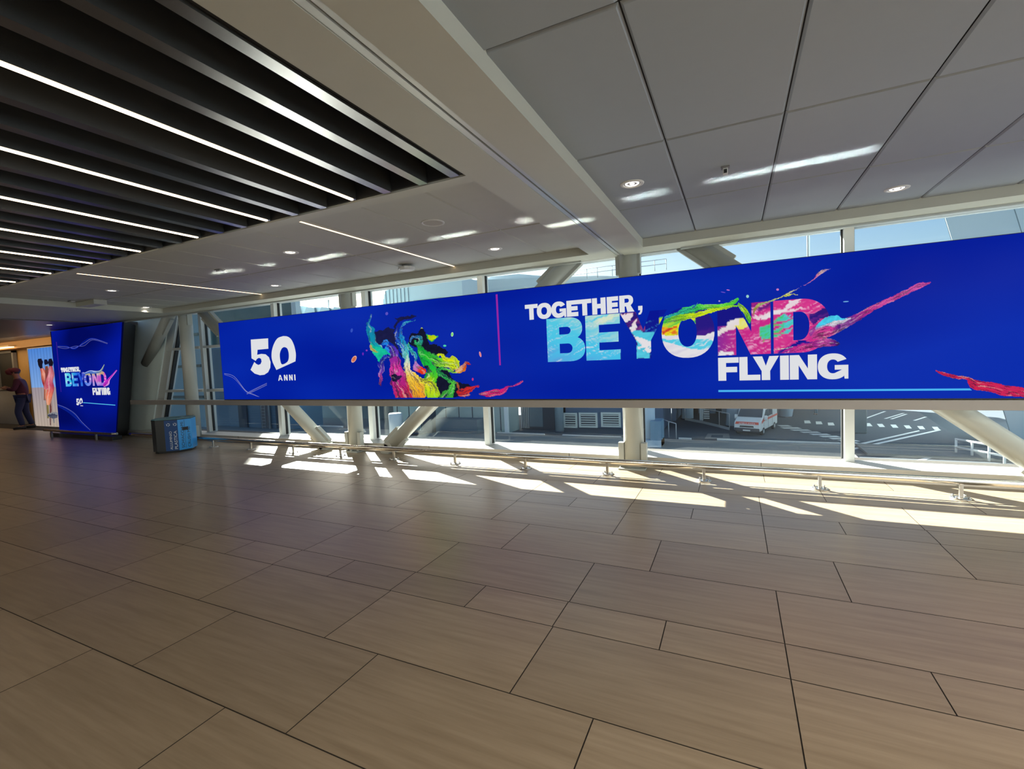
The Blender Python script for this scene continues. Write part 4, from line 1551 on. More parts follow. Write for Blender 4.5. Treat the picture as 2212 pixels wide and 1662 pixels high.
b.stream(q5, 7.373, [(1450, 800, 40), (1560, 740, 80), (1680, 720, 90), (1780, 700, 60), (1850, 640, 40)], [lin((190, 60, 140)), lin((200, 60, 140)), lin((206, 60, 150)), lin((90, 30, 130))], 8, 3.25, seed=61, dark=.35)
b.stream(q5, 7.373, [(820, 1005, 10), (960, 985, 14), (1130, 950, 10)], [lin((230, 200, 160)), WH2], 2, 3.4, seed=62)
tag(b.build('paint_splash', ls, vmax=859.5), 'long pink tail of paint behind the D')
# flying drops
for fn, c, rx, ry, rot, col, rim in ((q1, (250, 1370), 46, 84, 32, lin((206, 110, 80)), lin((226, 170, 150))), (q1, (200, 745), 26, 46, 12, lin((50, 80, 190)), None), (q1, (962, 380), 30, 36, 20, lin((90, 80, 190)), None),
                                     (q1, (525, 1180), 22, 20, 0, lin((130, 60, 180)), None), (q1, (445, 1255), 18, 32, 0, lin((110, 40, 180)), None), (q1, (1722, 712), 26, 36, 0, lin((190, 190, 100)), lin((120, 150, 120))),
                                     (q2, (1373, 373), 24, 42, 6, lin((120, 220, 110)), lin((190, 226, 180))), (q2, (1232, 588), 30, 20, 0, lin((80, 200, 170)), None), (q3, (858, 285), 24, 68, -14, lin((226, 120, 130)), lin((226, 160, 170))),
                                     (q3, (678, 882), 22, 36, 0, lin((190, 50, 130)), None), (q4, (1645, 45), 24, 8, 10, lin((190, 110, 200)), None), (q4, (1575, 76), 34, 6, 10, lin((110, 80, 200)), None),
                                     (q4, (1918, 134), 20, 22, 0, lin((150, 206, 200)), None), (q4, (1522, 200), 14, 12, 0, lin((150, 130, 210)), None), (q5, (883, 43), 22, 18, 0, lin((200, 120, 190)), None), (q5, (1970, 235), 46, 9, -4, lin((110, 170, 220)), None)):
    b = MB()
    ps = []
    for k in range(18):
        a = 2 * PI * k / 18
        x, y = rx * math.cos(a), ry * math.sin(a)
        r_ = math.radians(rot)
        ps.append(fn(c[0] + x * math.cos(r_) - y * math.sin(r_), c[1] + x * math.sin(r_) + y * math.cos(r_)))
    if rim:
        b.flat([[SC.px(p, 2.4) for p in ps]], rim)
        cx, cy = fn(*c)
        b.flat([[SC.px((cx + (p[0] - cx) * .72, cy + (p[1] - cy) * .72), 2.8) for p in ps]], col)
    else:
        b.flat([[SC.px(p, 2.4) for p in ps]], col)
    b.build('paint_drop', M_PIC, ls)
# faint light waves in the lower left corner
b = MB()
for i in range(5):
    Rb(b, c3, 3.687, [(90, 985 + i * 8, 1.2), (170, 1010 + i * 16, 1.2), (260, 1120 + i * 5, 1.5), (320, 1150 + i * 4, 1.2), (370, 1172, 1.0)], [lin((5, 32, 166)), lin((13, 44, 176)), lin((5, 32, 166))], 1, 1.5, seed=70 + i)
    Rb(b, c3, 3.687, [(270, 1138 + i * 3, 1.2), (340, 1100 + i * 5, 1.2), (430, 1056 + i * 5, 1.0)], [lin((18, 48, 180)), lin((5, 32, 166))], 1, 1.5, seed=80 + i)
tag(b.build('light_wave', M_PIC, ls), 'faint pale wave lines')

# ------------------------------------------------------------------ tall display at the far left
YT = 6.2
tt = thing('display_totem', 'tall dark cabinet with a glowing blue portrait display at the far end of the glass', 'display', (-15, YT, 0))
zt = 2.86
TL = [(-16.88, .14), (-13.98, .14), (-13.24, zt), (-16.80, zt)]
b = MB()
b.prism([[(-16.9, YT + .02, .02), (-14.0, YT + .02, .02), (-13.20, YT + .02, zt), (-16.9, YT + .02, zt)]], (0, .62, 0))
for v_ in b.v[4:8]:
    v_.x -= .78 if v_.x > -15 else 0
b.build('cabinet', mat('dark_cabinet', (0.012, 0.012, 0.02), 0.35), tt)
TP = Plane_(YT)
b = MB()
b.add([TP.p(x, z, 0) for x, z in TL], [(0, 1, 2, 3)])
b.build('display_face', screen_mat('totem_blue', lin((2, 10, 92)), lin((5, 28, 168)), 0.35, 0.55), tt)
b = MB()
b.box(-16.95, -13.75, 6.02, YT + .02, .0, .10)
b.build('plinth', mat('plinth_black', (0.02, 0.02, 0.022), 0.4), tt)
c2 = crop(5.937, 0, 680)
b = MB()
zz = lambda v: ony(*c2(1100, v), YT).z


def xr(v, *sp):
    return [(ony(*c2(a, v), YT).x, ony(*c2(c, v), YT).x) for a, c in sp]


TP.word(b, 'TOGETHER,', xr(690, (780, 808), (806, 838), (838, 870), (872, 898), (898, 926), (926, 956), (958, 984), (986, 1016), (1016, 1028)), zz(724), zz(662), .075, .065, WHT)
tag(b.build('lettering', M_PIC, tt), 'small white word TOGETHER with comma')
b = MB()
TP.word(b, 'FLYING', xr(985, (1188, 1225), (1228, 1266), (1252, 1304), (1306, 1322), (1326, 1368), (1370, 1414)), zz(1032), zz(942), .095, .09, WHT)
tag(b.build('lettering', M_PIC, tt), 'small white word FLYING')
b = MB()


def tcol(u, v):
    t = (u - 140) / 90.0
    st = noise.noise(Vector((u * .12, v * .3, 4)))
    pal = [lin(c) for c in ((120, 220, 240), (50, 190, 226), (40, 110, 220), (30, 60, 200), (120, 120, 220), (210, 130, 200), (190, 70, 190), (214, 40, 200))]
    i = max(0, min(6.99, t * 7))
    c = mixc(pal[int(i)], pal[int(i) + 1], i - int(i))
    if v > 826:
        c = mixc(c, lin((60, 150, 240)), .4)
    if 0.5 < t < .95 and v < 812:
        c = mixc(c, lin((190, 180, 80)), .7)
    return mixc(c, (.8, .8, .85), max(0, st - .15) * 1.5)


for ch, (x0, x1) in zip('BEYOND', xr(830, (838, 918), (926, 1002), (1000, 1090), (1078, 1175), (1185, 1268), (1270, 1366))):
    w = x1 - x0
    painted(b, [[TP.p(x0 + a * w, zz(916) + c * (zz(738) - zz(916)), 2) for a, c in lp] for lp in glyph(ch, .30, .2)], YT - .002, tcol, .06)
tag(b.build('lettering', M_PIC, tt), 'small painted word BEYOND')
b = MB()
ribbon(b, TP, [(*c2(a, v), h / 5.94) for a, v, h in ((1330, 920, 14), (1370, 880, 30), (1400, 830, 16), (1450, 770, 10), (1500, 712, 7))], [lin((190, 40, 200)), lin((214, 50, 214)), lin((206, 60, 210))], 3, 3.0, seed=3)
ribbon(b, TP, [(*c2(a, v), h / 5.94) for a, v, h in ((1080, 760, 10), (1150, 735, 18), (1210, 740, 20), (1290, 725, 12), (1340, 640, 4))], [lin((70, 120, 220)), lin((100, 140, 226)), lin((160, 180, 120))], 3, 3.0, seed=4)
tag(b.build('paint_splash', M_PIC, tt), 'pink and blue paint streaks')
b = MB()
f5 = [(980 + (p[0] - 300) * .225, 1070 + (p[1] - 687) * .30) for p in FIVE]
b.flat([[TP.px(c2(*p), 2) for p in f5]], WHT)
z5 = [(980 + (p[0] - 300) * .225, 1070 + (p[1] - 687) * .30) for p in ZERO_O]
z6 = [(980 + (p[0] - 300) * .225, 1070 + (p[1] - 687) * .30) for p in ZERO_I]
b.flat([[TP.px(c2(*p), 2) for p in z5], [TP.px(c2(*p), 2) for p in z6]], WHT)
tag(b.build('lettering', M_PIC, tt), 'small white 50')
b = MB()
b.flat([[TP.px(c2(*p), 2) for p in ((1068, 1125), (1480, 1157), (1480, 1166), (1068, 1133))]], lin((90, 200, 240)))
b.flat([[TP.px(c2(*p), 2) for p in ((720, 350), (728, 350), (788, 992), (780, 992))]], lin((60, 30, 150)))
b.build('picture_line', M_PIC, tt)
b = MB()
b.flat([[TP.px(c2(*p), 2) for p in ((1032, 1164), (1066, 1166), (1066, 1174), (1032, 1172))]], WHT)
b.build('picture_line', M_PIC, tt)
b = MB()
for i in range(6):
    ribbon(b, TP, [(*c2(a, v), .3) for a, v in ((740, 400 + i * 4), (850, 400 + i * 7), (960, 445 - i * 8), (1080, 340 + i * 12), (1190, 300 + i * 5), (1380, 360 + i * 3))], [lin((3, 20, 140)), lin((10, 40, 180)), lin((8, 36, 172)), lin((3, 20, 140))], 1, 1.5, seed=i)
    ribbon(b, TP, [(*c2(a, v), .3) for a, v in ((740, 1150 + i * 5), (850, 1190 + i * 9), (960, 1260 + i * 12), (1050, 1370 + i * 7), (1160, 1480 + i * 3))], [lin((8, 36, 170)), lin((16, 50, 186)), lin((3, 20, 140))], 1, 1.5, seed=i + 9)
b.build('light_wave', M_PIC, tt)
# its own bumper bar
t = thing('bumper_bar', 'short dark steel bumper bar in front of the tall blue display', 'rail', (-15, 5.93, 0))
b = MB()
b.tube([(-17.0, 5.93, .185), (-13.6, 5.93, .185), (-13.45, 5.99, .185)], .03, 14)
b.build('rail_tube', M_STEELB, t)
for x in (-16.6, -14.3):
    b = MB()
    b.box(x - .02, x + .02, 5.91, 5.95, 0, .17)
    b.build('post', M_STEELB, t)

# ------------------------------------------------------------------ recycling bin
t = thing('recycling_bin', 'blue and dark grey recycling bin with cut corners standing by the bumper rail', 'bin', (-10.36, 5.60, 0))
BINM = Matrix.Translation((-10.36, 5.60, 0)) @ Matrix.Rotation(math.radians(46), 4, 'Z') @ Matrix.Scale(.86, 4)
HB = 0.79


def binring(s_):
    pts = []
    pts += [(-.40, -.10), (-.38, -.24), (-.28, -.33), (-.10, -.36)]
    pts += [(.16, -.36), (.38, -.16)]
    pts += [(.38, .22), (.24, .34), (-.24, .34), (-.40, .20)]
    return [(x * s_, y * s_) for x, y in pts]


M_BINB = mat('bin_blue', lin((44, 150, 222)), 0.35, var=.04)
M_BIND = mat('bin_dark', (0.028, 0.030, 0.034), 0.35)
M_BINN = mat('bin_navy', lin((22, 66, 122)), 0.35, var=.04)
rg = binring(1.0)
n_ = len(rg)
mids = [0, 0, 0, 1, 2, 2, 2, 0, 0, 0]
groups = {0: ('side_panel', M_BIND, 'dark grey rounded side'), 1: ('front_panel', M_BINN, 'deep blue front with white words'), 2: ('side_panel', M_BINB, 'bright blue side with slot')}
for g_, (nm, mm, lb) in groups.items():
    b = MB()
    for i in range(n_):
        if mids[i] == g_:
            p, q = rg[i], rg[(i + 1) % n_]
            b.prism([[BINM @ Vector((p[0], p[1], .05)), BINM @ Vector((q[0], q[1], .05)), BINM @ Vector((q[0], q[1], HB - .03)), BINM @ Vector((p[0], p[1], HB - .03))]],
                    (BINM.to_3x3() @ Vector((-(p[0] + q[0]) * .02, -(p[1] + q[1]) * .02, 0))))
    tag(b.build(nm, mm, t), lb)
b = MB()
b.prism([[BINM @ Vector((x, y, HB - .03)) for x, y in binring(1.01)]], (0, 0, .012))
b.build('rim', M_GASKET, t)
b = MB()
b.prism([[BINM @ Vector((x, y, HB - .018)) for x, y in binring(.99)], [BINM @ Vector((x, y, HB - .018)) for x, y in [(.16 * math.cos(a * PI / 8), .12 * math.sin(a * PI / 8)) for a in range(16)]]], (0, 0, .018))
b.build('lid', mat('bin_lid', lin((74, 120, 130)), 0.3), t)
b = MB()
b.prism([[BINM @ Vector((x * .92, y * .92, 0)) for x, y in rg]], (0, 0, .05))
b.build('base', M_GASKET, t)
# bright side: from (.16,-.36) to (.38,-.16)


def on_side(p, q, z0, up=True):
    d = (Vector((*q, 0)) - Vector((*p, 0))).normalized()
    nn = Vector((d.y, -d.x, 0))
    L = (Vector((*q, 0)) - Vector((*p, 0))).length
    return lambda a, z, o=.002: BINM @ (Vector((*p, 0)) + d * (a * L) + nn * o + Vector((0, 0, z))), d, nn


fA, dA, nA = on_side((.16, -.36), (.38, -.16), 0)
b = MB()
b.flat([[fA(.30, .50), fA(.74, .50), fA(.74, .575), fA(.30, .575)]])
b.build('slot', M_GASKET, t)
b = MB()
b.flat([[fA(.485, .08), fA(.505, .08), fA(.505, .74), fA(.485, .74)]])
b.build('seam', M_BIND, t)
M_WTXT = mat('white_print', (0.7, 0.72, 0.74), 0.5)
M_DTXT = mat('dark_print', (0.02, 0.04, 0.07), 0.5)
R3 = BINM.to_3x3()


def vtext(body, size, f, a, z, d, nn, m):
    X = Vector((0, 0, 1))          # text runs upward
    Y = -(R3 @ d)
    Z = (R3 @ nn)
    P_ = f(a, z, .003)
    M = Matrix(((X.x, Y.x, Z.x, P_.x), (X.y, Y.y, Z.y, P_.y), (X.z, Y.z, Z.z, P_.z), (0, 0, 0, 1)))
    text_mesh(body, size, M, m, 'lettering', t)


vtext('SCHIACCIAMI', .085, fA, .40, .09, dA, nA, M_DTXT)
vtext('CRUSH ME!', .085, fA, .86, .09, dA, nA, M_DTXT)
fB, dB, nB = on_side((-.10, -.36), (.16, -.36), 0)
vtext('ALLUMINIO', .07, fB, .52, .08, dB, nB, M_WTXT)
vtext('PLASTICA', .085, fB, .90, .08, dB, nB, M_WTXT)
b = MB()
for (a, z) in ((.30, .66), (.80, .66)):
    for k in range(3):
        an = k * 2 * PI / 3 + .4
        an2 = an + 1.5
        b.flat([[fB(a + .17 * math.cos(an) , z + .04 * math.sin(an)), fB(a + .17 * math.cos(an2), z + .04 * math.sin(an2)), fB(a + .10 * math.cos(an2), z + .024 * math.sin(an2)), fB(a + .10 * math.cos(an), z + .024 * math.sin(an))]])
b.build('recycling_symbol', M_WTXT, t)

# ------------------------------------------------------------------ shop end beyond the display
b = MB()
b.box(-27.5, -14.0, -8.4, 7.4, 2.88, 2.95)
tag(b.build('ceiling', mat('dark_ceiling', (0.10, 0.085, 0.085), 0.35)), kind='structure')
b = MB()
b.box(-27.5, -17.4, 7.62, 7.75, 0, 3.6)
b.box(-27.62, -27.5, -8.4, 7.75, 0, 3.6)
tag(b.build('wall_far', mat('shop_wall', lin((206, 160, 92)), 0.6)), kind='structure')
downlight(-14.95, 5.5, 2.88, 'small downlight in the dark ceiling above the tall blue display', 1.0)
for i, (x, y) in enumerate(((-19.2, 5.2), (-22.0, 5.6), (-24.8, 6.0))):
    downlight(x, y, 2.88, 'downlight in the dark ceiling in front of the shop, %s from the tall display' % ORD[i], 3.0)
# warm cove
t = thing('light_cove', 'warm lit bulkhead with a bright cove above the shop front at the far left', 'bulkhead', (-21, 7.1, 2.6))
b = MB()
b.box(-27.4, -17.6, 7.12, 7.5, 2.64, 2.90)
b.build('bulkhead', mat('warm_bulkhead', lin((200, 150, 90)), 0.6), t)
b = MB()
b.box(-27.4, -21.8, 6.92, 7.12, 2.70, 2.74)
b.build('ledge', mat('warm_ledge', lin((230, 200, 150)), 0.6), t)
b = MB()
b.box(-27.4, -21.85, 6.96, 7.08, 2.675, 2.698)
b.build('diffuser', emat('cove_glow', (1.0, 0.75, 0.42), 4.0), t)
area('cove_lamp', (-22.5, 6.3, 2.7), (0, .9, -.2), 7.5, .2, 26, (1.0, 0.72, 0.40))

# backlit picture wall
t = thing('lightbox_wall', 'backlit picture wall of three women in bright dresses under a blue sky, beside the display', 'lightbox', (-19, 7.1, 0))
YP = 7.12
b = MB()
b.box(-21.06, -17.4, YP, YP + .12, .0, 2.60)
b.build('frame', mat('lightbox_frame', (.3, .3, .32), .5), t)
PP = Plane_(YP)
b = MB()
xs0, xs1 = -21.0, -17.5
nst = 34
for i in range(nst):
    xa_, xb_ = xs0 + (xs1 - xs0) * i / nst, xs0 + (xs1 - xs0) * (i + 1) / nst
    f_ = 1.0 + (.10 if i % 2 else -.06)
    sk = [tuple(c * f_ for c in lin((74, 128, 206))), tuple(c * f_ for c in lin((120, 160, 214)))]
    cr = [tuple(c * f_ for c in lin((150, 140, 148))), tuple(c * f_ for c in lin((176, 160, 146)))]
    o = len(b.v)
    b.v += [PP.p(xa_, 1.30), PP.p(xb_, 1.30), PP.p(xb_, 2.57), PP.p(xa_, 2.57), PP.p(xa_, .03), PP.p(xb_, .03)]
    b.face((o, o + 1, o + 2, o + 3), [sk[1], sk[1], sk[0], sk[0]])
    b.face((o + 4, o + 5, o + 1, o), [cr[1], cr[1], cr[0], cr[0]])
b.build('picture', M_PIC, t)
b = MB()


def fig(pts, cols, n=4, k=2.0, seed=1):
    ribbon(b, PP, [(*c2(a, v), h / 5.94) for a, v, h in pts], cols, n, k, seed=seed, jitter=.25)


HAIR = lin((24, 20, 30))
SKIN = lin((120, 66, 50))
fig([(512, 565, 20), (515, 600, 34), (520, 640, 28), (530, 690, 16)], [HAIR, HAIR], 2, 2.0, 1)
fig([(590, 575, 16), (590, 605, 26), (600, 640, 20)], [HAIR, HAIR], 2, 2.0, 2)
fig([(645, 565, 20), (650, 610, 30), (655, 660, 24)], [HAIR, HAIR], 2, 2.0, 3)
fig([(535, 690, 22), (560, 770, 36), (580, 880, 34), (590, 960, 24), (575, 1100, 12)], [lin((190, 70, 60)), lin((226, 130, 100)), lin((170, 50, 50)), lin((200, 110, 70)), SKIN], 5, 2.1, 4)
fig([(600, 660, 20), (610, 740, 30), (610, 860, 34), (590, 960, 26)], [SKIN, lin((130, 60, 60)), lin((210, 110, 120))], 4, 2.2, 5)
fig([(655, 660, 20), (655, 760, 40), (640, 860, 44), (650, 960, 44), (630, 1060, 40), (620, 1160, 20)], [lin((170, 60, 80)), lin((216, 130, 140)), lin((190, 70, 100)), lin((226, 120, 90)), lin((220, 150, 110))], 5, 2.3, 6)
fig([(640, 1060, 14), (655, 1200, 16), (650, 1320, 12), (650, 1420, 8)], [SKIN, lin((110, 60, 50)), lin((90, 50, 44))], 2, 2.2, 7)
fig([(610, 1080, 10), (612, 1190, 14), (618, 1330, 10)], [lin((150, 130, 70)), lin((120, 110, 60))], 2, 2.2, 8)
fig([(615, 1290, 14), (690, 1290, 44), (740, 1295, 30)], [lin((70, 74, 90)), lin((90, 92, 110))], 3, 2.4, 9)
fig([(690, 1330, 10), (695, 1390, 6)], [lin((60, 64, 80))], 1, 2.4, 10)
b.build('picture_figures', M_PIC, t)

# dark shop screen and white counter
t = thing('shop_door', 'dark glazed shop door with grey frame at the far left edge', 'door', (-24, 7.5, 0))
b = MB()
for x0, x1 in ((-24.75, -24.66), (-23.45, -23.32)):
    b.box(x0, x1, 7.50, 7.6, 1.28, 2.64)
b.box(-24.75, -23.32, 7.50, 7.6, 2.56, 2.64)
b.build('frame', mat('shop_frame', (.22, .21, .20), .4), t)
b = MB()
b.box(-24.66, -23.45, 7.55, 7.585, 1.28, 2.56)
b.build('panel', M_GASKET, t)
t = thing('shop_counter', 'plain white counter front below the dark shop door', 'counter', (-24, 7.4, 0))
b = MB()
b.rbox(-24.7, -22.6, 7.32, 7.49, 0.0, 1.24, .01)
b.build('front_panel', mat('counter_white', (.36, .35, .34), .5), t)
b = MB()
b.rbox(-24.75, -22.55, 7.28, 7.49, 1.24, 1.28, .008)
b.build('worktop', mat('counter_top', (.4, .38, .36), .4), t)
t = thing('shop_shelf', 'low warm lit shelf unit at the very left edge', 'shelf', (-26.2, 7.0, 0))
b = MB()
b.box(-26.9, -25.2, 7.3, 7.5, 0.02, 1.5)
b.build('back_panel', mat('shelf_back', lin((150, 100, 50)), .6), t)
for k in range(4):
    b = MB()
    b.box(-26.9, -25.2, 7.0, 7.3, .1 + k * .4, .14 + k * .4)
    b.build('shelf_board', mat('shelf_board', lin((190, 130, 60)), .5), t)


# ------------------------------------------------------------------ people
def skin_tube(joints, edges, radii, root=0, sub=2):
    me = bpy.data.meshes.new('tmp')
    me.from_pydata(joints, edges, [])
    o = bpy.data.objects.new('tmp', me)
    C.objects.link(o)
    sk = o.modifiers.new('s', 'SKIN')
    sk.use_smooth_shade = True
    for i, r in enumerate(radii):
        d = me.skin_vertices[0].data[i]
        d.radius = r if isinstance(r, tuple) else (r, r)
        d.use_root = (i == root)
    sb = o.modifiers.new('d', 'SUBSURF')
    sb.levels = sb.render_levels = sub
    dg = bpy.context.evaluated_depsgraph_get()
    dg.update()
    nm = bpy.data.meshes.new_from_object(o.evaluated_get(dg))
    bpy.data.objects.remove(o)
    bpy.data.meshes.remove(me)
    return nm


def person(name, label, loc, rot, scale, P_, cols, hat=None):
    """P_: joints; cols: skin, top, trousers, shoes, hair materials"""
    t = thing(name, label, 'person', loc)
    t.rotation_euler = (0, 0, rot)
    t.scale = (scale, scale, scale)
    J = P_

    def put(nm, me, m):
        me.name = nm
        me.materials.clear()
        me.materials.append(m)
        for pl in me.polygons:
            pl.use_smooth = True
        o = bpy.data.objects.new(nm, me)
        C.objects.link(o)
        o.parent = t
        return o
    names = ['pelvis', 'belly', 'chest', 'neck', 'head0', 'head1', 'lsh', 'lel', 'lwr', 'rsh', 'rel', 'rwr', 'lhip', 'lkn', 'lan', 'ltoe', 'rhip', 'rkn', 'ran', 'rtoe']
    ix = {k: i for i, k in enumerate(names)}
    R_ = dict(pelvis=.13, belly=.12, chest=.135, neck=.055, head0=.085, head1=.095, lsh=.06, lel=.042, lwr=.032, rsh=.06, rel=.042, rwr=.032, lhip=.085, lkn=.058, lan=.042, ltoe=.04, rhip=.085, rkn=.058, ran=.042, rtoe=.04)
    E_ = [('pelvis', 'belly'), ('belly', 'chest'), ('chest', 'neck'), ('neck', 'head0'), ('head0', 'head1'), ('chest', 'lsh'), ('lsh', 'lel'), ('lel', 'lwr'), ('chest', 'rsh'), ('rsh', 'rel'), ('rel', 'rwr'),
          ('pelvis', 'lhip'), ('lhip', 'lkn'), ('lkn', 'lan'), ('lan', 'ltoe'), ('pelvis', 'rhip'), ('rhip', 'rkn'), ('rkn', 'ran'), ('ran', 'rtoe')]
    me = skin_tube([J[k] for k in names], [(ix[a], ix[c]) for a, c in E_], [R_[k] for k in names])
    # hands: palm and five fingers joined to the body mesh, then nose and ears
    bm = bmesh.new()
    bm.from_mesh(me)
    extra = MB()
    for s_, (el, wr) in ((1, ('lel', 'lwr')), (-1, ('rel', 'rwr'))):
        w0 = Vector(J[wr])
        d = (w0 - Vector(J[el])).normalized()
        side = d.cross(Vector((0, 0, 1))).normalized() if abs(d.z) < .9 else Vector((1, 0, 0))
        nn = d.cross(side)
        extra.tube([w0 - d * .01, w0 + d * .045, w0 + d * .085], [.030, .038, .030], 10)
        for q in range(4):
            a0 = w0 + d * .075 + side * (.030 - .020 * q)
            L = (.065, .075, .070, .052)[q]
            extra.tube([a0, a0 + d * L * .5 + nn * .008, a0 + d * L * .8 + nn * .028], [.0095, .0085, .006], 7)
        a0 = w0 + d * .03 + side * .034
        extra.tube([a0, a0 + side * .025 + d * .025, a0 + side * .03 + d * .055 + nn * .012], [.012, .010, .007], 7)
    hd = (Vector(J['head0']) + Vector(J['head1'])) / 2
    fw = Vector(P_['face']).normalized()
    up_ = (Vector(J['head1']) - Vector(J['head0'])).normalized()
    sd = fw.cross(up_).normalized()
    extra.tube([hd + fw * .080 + up_ * .02, hd + fw * .108 - up_ * .015, hd + fw * .085 - up_ * .022], [.010, .014, .008], 8)
    for s_ in (-1, 1):
        extra.ball(hd + sd * s_ * .085 - up_ * .0, .014, .022, .032, 8, 6)
    extra.tube([hd + fw * .082 - up_ * .055 - sd * .02, hd + fw * .088 - up_ * .055, hd + fw * .082 - up_ * .055 + sd * .02], [.006, .008, .006], 6)
    for f in extra.f:
        pass
    vs = [bm.verts.new(p) for p in extra.v]
    for f in extra.f:
        try:
            bm.faces.new([vs[i] for i in f])
        except ValueError:
            pass
    bm.to_mesh(me)
    bm.free()
    put('body', me, cols['skin'])
    tn = ['pelvis', 'belly', 'chest', 'neck', 'lsh', 'lel', 'lwr', 'rsh', 'rel', 'rwr']
    tix = {k: i for i, k in enumerate(tn)}
    JJ = dict(J)
    for s_ in 'lr':
        JJ[s_ + 'wr'] = tuple(Vector(J[s_ + 'el']).lerp(Vector(J[s_ + 'wr']), .86))
    JJ['neck'] = tuple(Vector(J['chest']).lerp(Vector(J['neck']), .72))
    rr = dict(pelvis=.155, belly=.148, chest=.17, neck=.075, lsh=.085, lel=.062, lwr=.050, rsh=.085, rel=.062, rwr=.050)
    me = skin_tube([JJ[k] for k in tn], [(tix[a], tix[c]) for a, c in E_ if a in tix and c in tix], [rr[k] for k in tn])
    put(cols.get('topname', 'jacket'), me, cols['top'])
    ln = ['pelvis', 'lhip', 'lkn', 'lan', 'rhip', 'rkn', 'ran']
    lix = {k: i for i, k in enumerate(ln)}
    rr = dict(pelvis=.145, lhip=.108, lkn=.080, lan=.066, rhip=.108, rkn=.080, ran=.066)
    me = skin_tube([J[k] for k in ln], [(lix[a], lix[c]) for a, c in E_ if a in lix and c in lix], [rr[k] for k in ln])
    put('trousers', me, cols['legs'])
    for s_ in 'lr':
        b = MB()
        a0, a1 = Vector(J[s_ + 'an']), Vector(J[s_ + 'toe'])
        dd = (a1 - a0)
        dd.z = 0
        dd.normalize()
        b.tube([a0 - dd * .06 + Vector((0, 0, -.04)), a0 + dd * .05 + Vector((0, 0, -.035)), a0 + dd * .20 + Vector((0, 0, -.052))], [.045, .052, .034], 12)
        me = bpy.data.meshes.new('shoe')
        me.from_pydata([tuple(p) for p in b.v], [], b.f)
        put('shoe', me, cols['shoes'])
    b = MB()
    b.ball(hd + up_ * .030 - fw * .022, .104, .104, .100, 16, 10)
    me = bpy.data.meshes.new('hair')
    me.from_pydata([tuple(p) for p in b.v], [], b.f)
    put('hair', me, cols['hair'])
    if hat:
        b = MB()
        b.ball(hd + up_ * .055 - fw * .01, .125, .125, .085, 18, 10)
        b.tube([hd + up_ * .05 + fw * .06, hd + up_ * .045 + fw * .17], [.11, .07], 14)
        me = bpy.data.meshes.new('cap')
        me.from_pydata([tuple(p) for p in b.v], [], b.f)
        put('cap', me, hat)
    return t


STAND = dict(pelvis=(0, 0, .95), belly=(0, .0, 1.10), chest=(0, .02, 1.32), neck=(0, .07, 1.50), head0=(0, .10, 1.60), head1=(0, .12, 1.70),
             lsh=(-.17, .03, 1.40), lel=(-.23, .10, 1.14), lwr=(-.12, .30, 1.20), rsh=(.17, .03, 1.40), rel=(.24, .08, 1.13), rwr=(.10, .32, 1.22),
             lhip=(-.09, 0, .90), lkn=(-.11, .10, .50), lan=(-.12, .02, .09), ltoe=(-.13, .15, .05), rhip=(.09, 0, .90), rkn=(.10, -.01, .49), ran=(.11, -.12, .09), rtoe=(.12, .02, .05), face=(0, 1, -.25))
SK = mat('skin_tone', lin((150, 96, 72)), .5)
person('person', 'person in a dark red cap, maroon jacket and jeans standing sideways by the white counter', (-20.6, 6.75, 0), math.radians(146), 1.10, STAND,
       dict(skin=SK, top=mat('maroon_cloth', lin((70, 22, 44)), .8), legs=mat('denim', lin((30, 38, 74)), .85), shoes=mat('dark_shoe', (.02, .02, .022), .6), hair=mat('dark_hair', (.015, .012, .012), .6)),
       hat=mat('cap_red', lin((92, 26, 34)), .8))

# ------------------------------------------------------------------ outside, one storey below
G = -5.0


def gp(u, v):
    q = onz(u, v, G)
    return Vector((q.x, q.y, G))


M_ASPH = mat('asphalt', (0.062, 0.080, 0.102), 0.85, var=.15, scale=2.0)
M_CONC = mat('pale_concrete', (0.24, 0.245, 0.235), 0.8, var=.08, scale=1.2)
M_PAINT = mat('road_paint', (0.75, 0.76, 0.74), 0.7, var=.1)
M_BLUEW = mat('blue_grey_wall', (0.09, 0.14, 0.22), 0.7, var=.06)
M_DKW = mat('dark_wall', (0.045, 0.06, 0.085), 0.7, var=.1)
M_WHB = mat('white_cladding', (0.66, 0.72, 0.74), 0.5, var=.03, scale=.3)
M_PALEG = mat('pale_green_glass', (0.30, 0.40, 0.40), 0.2, var=.04)
M_TEALG = mat('teal_glazing', (0.05, 0.11, 0.13), 0.15, var=.3, scale=.2)
M_GALV = mat('galvanised', (0.45, 0.48, 0.50), 0.5, .3)
M_LOUV = mat('louvre_white', (0.66, 0.70, 0.66), 0.5)
M_COLB = mat('pale_blue_column', (0.36, 0.48, 0.60), 0.6, var=.05)
b = MB()
b.box(-170, 120, 7.3, 220, G - .3, G)
tag(b.build('ground', M_ASPH), kind='structure')
# own facade below the floor, parapet ledge outside the glass
b = MB()
b.box(-17.4, 9, 7.06, 7.3, G, -0.25)
tag(b.build('wall_outside', M_WHB), kind='structure')

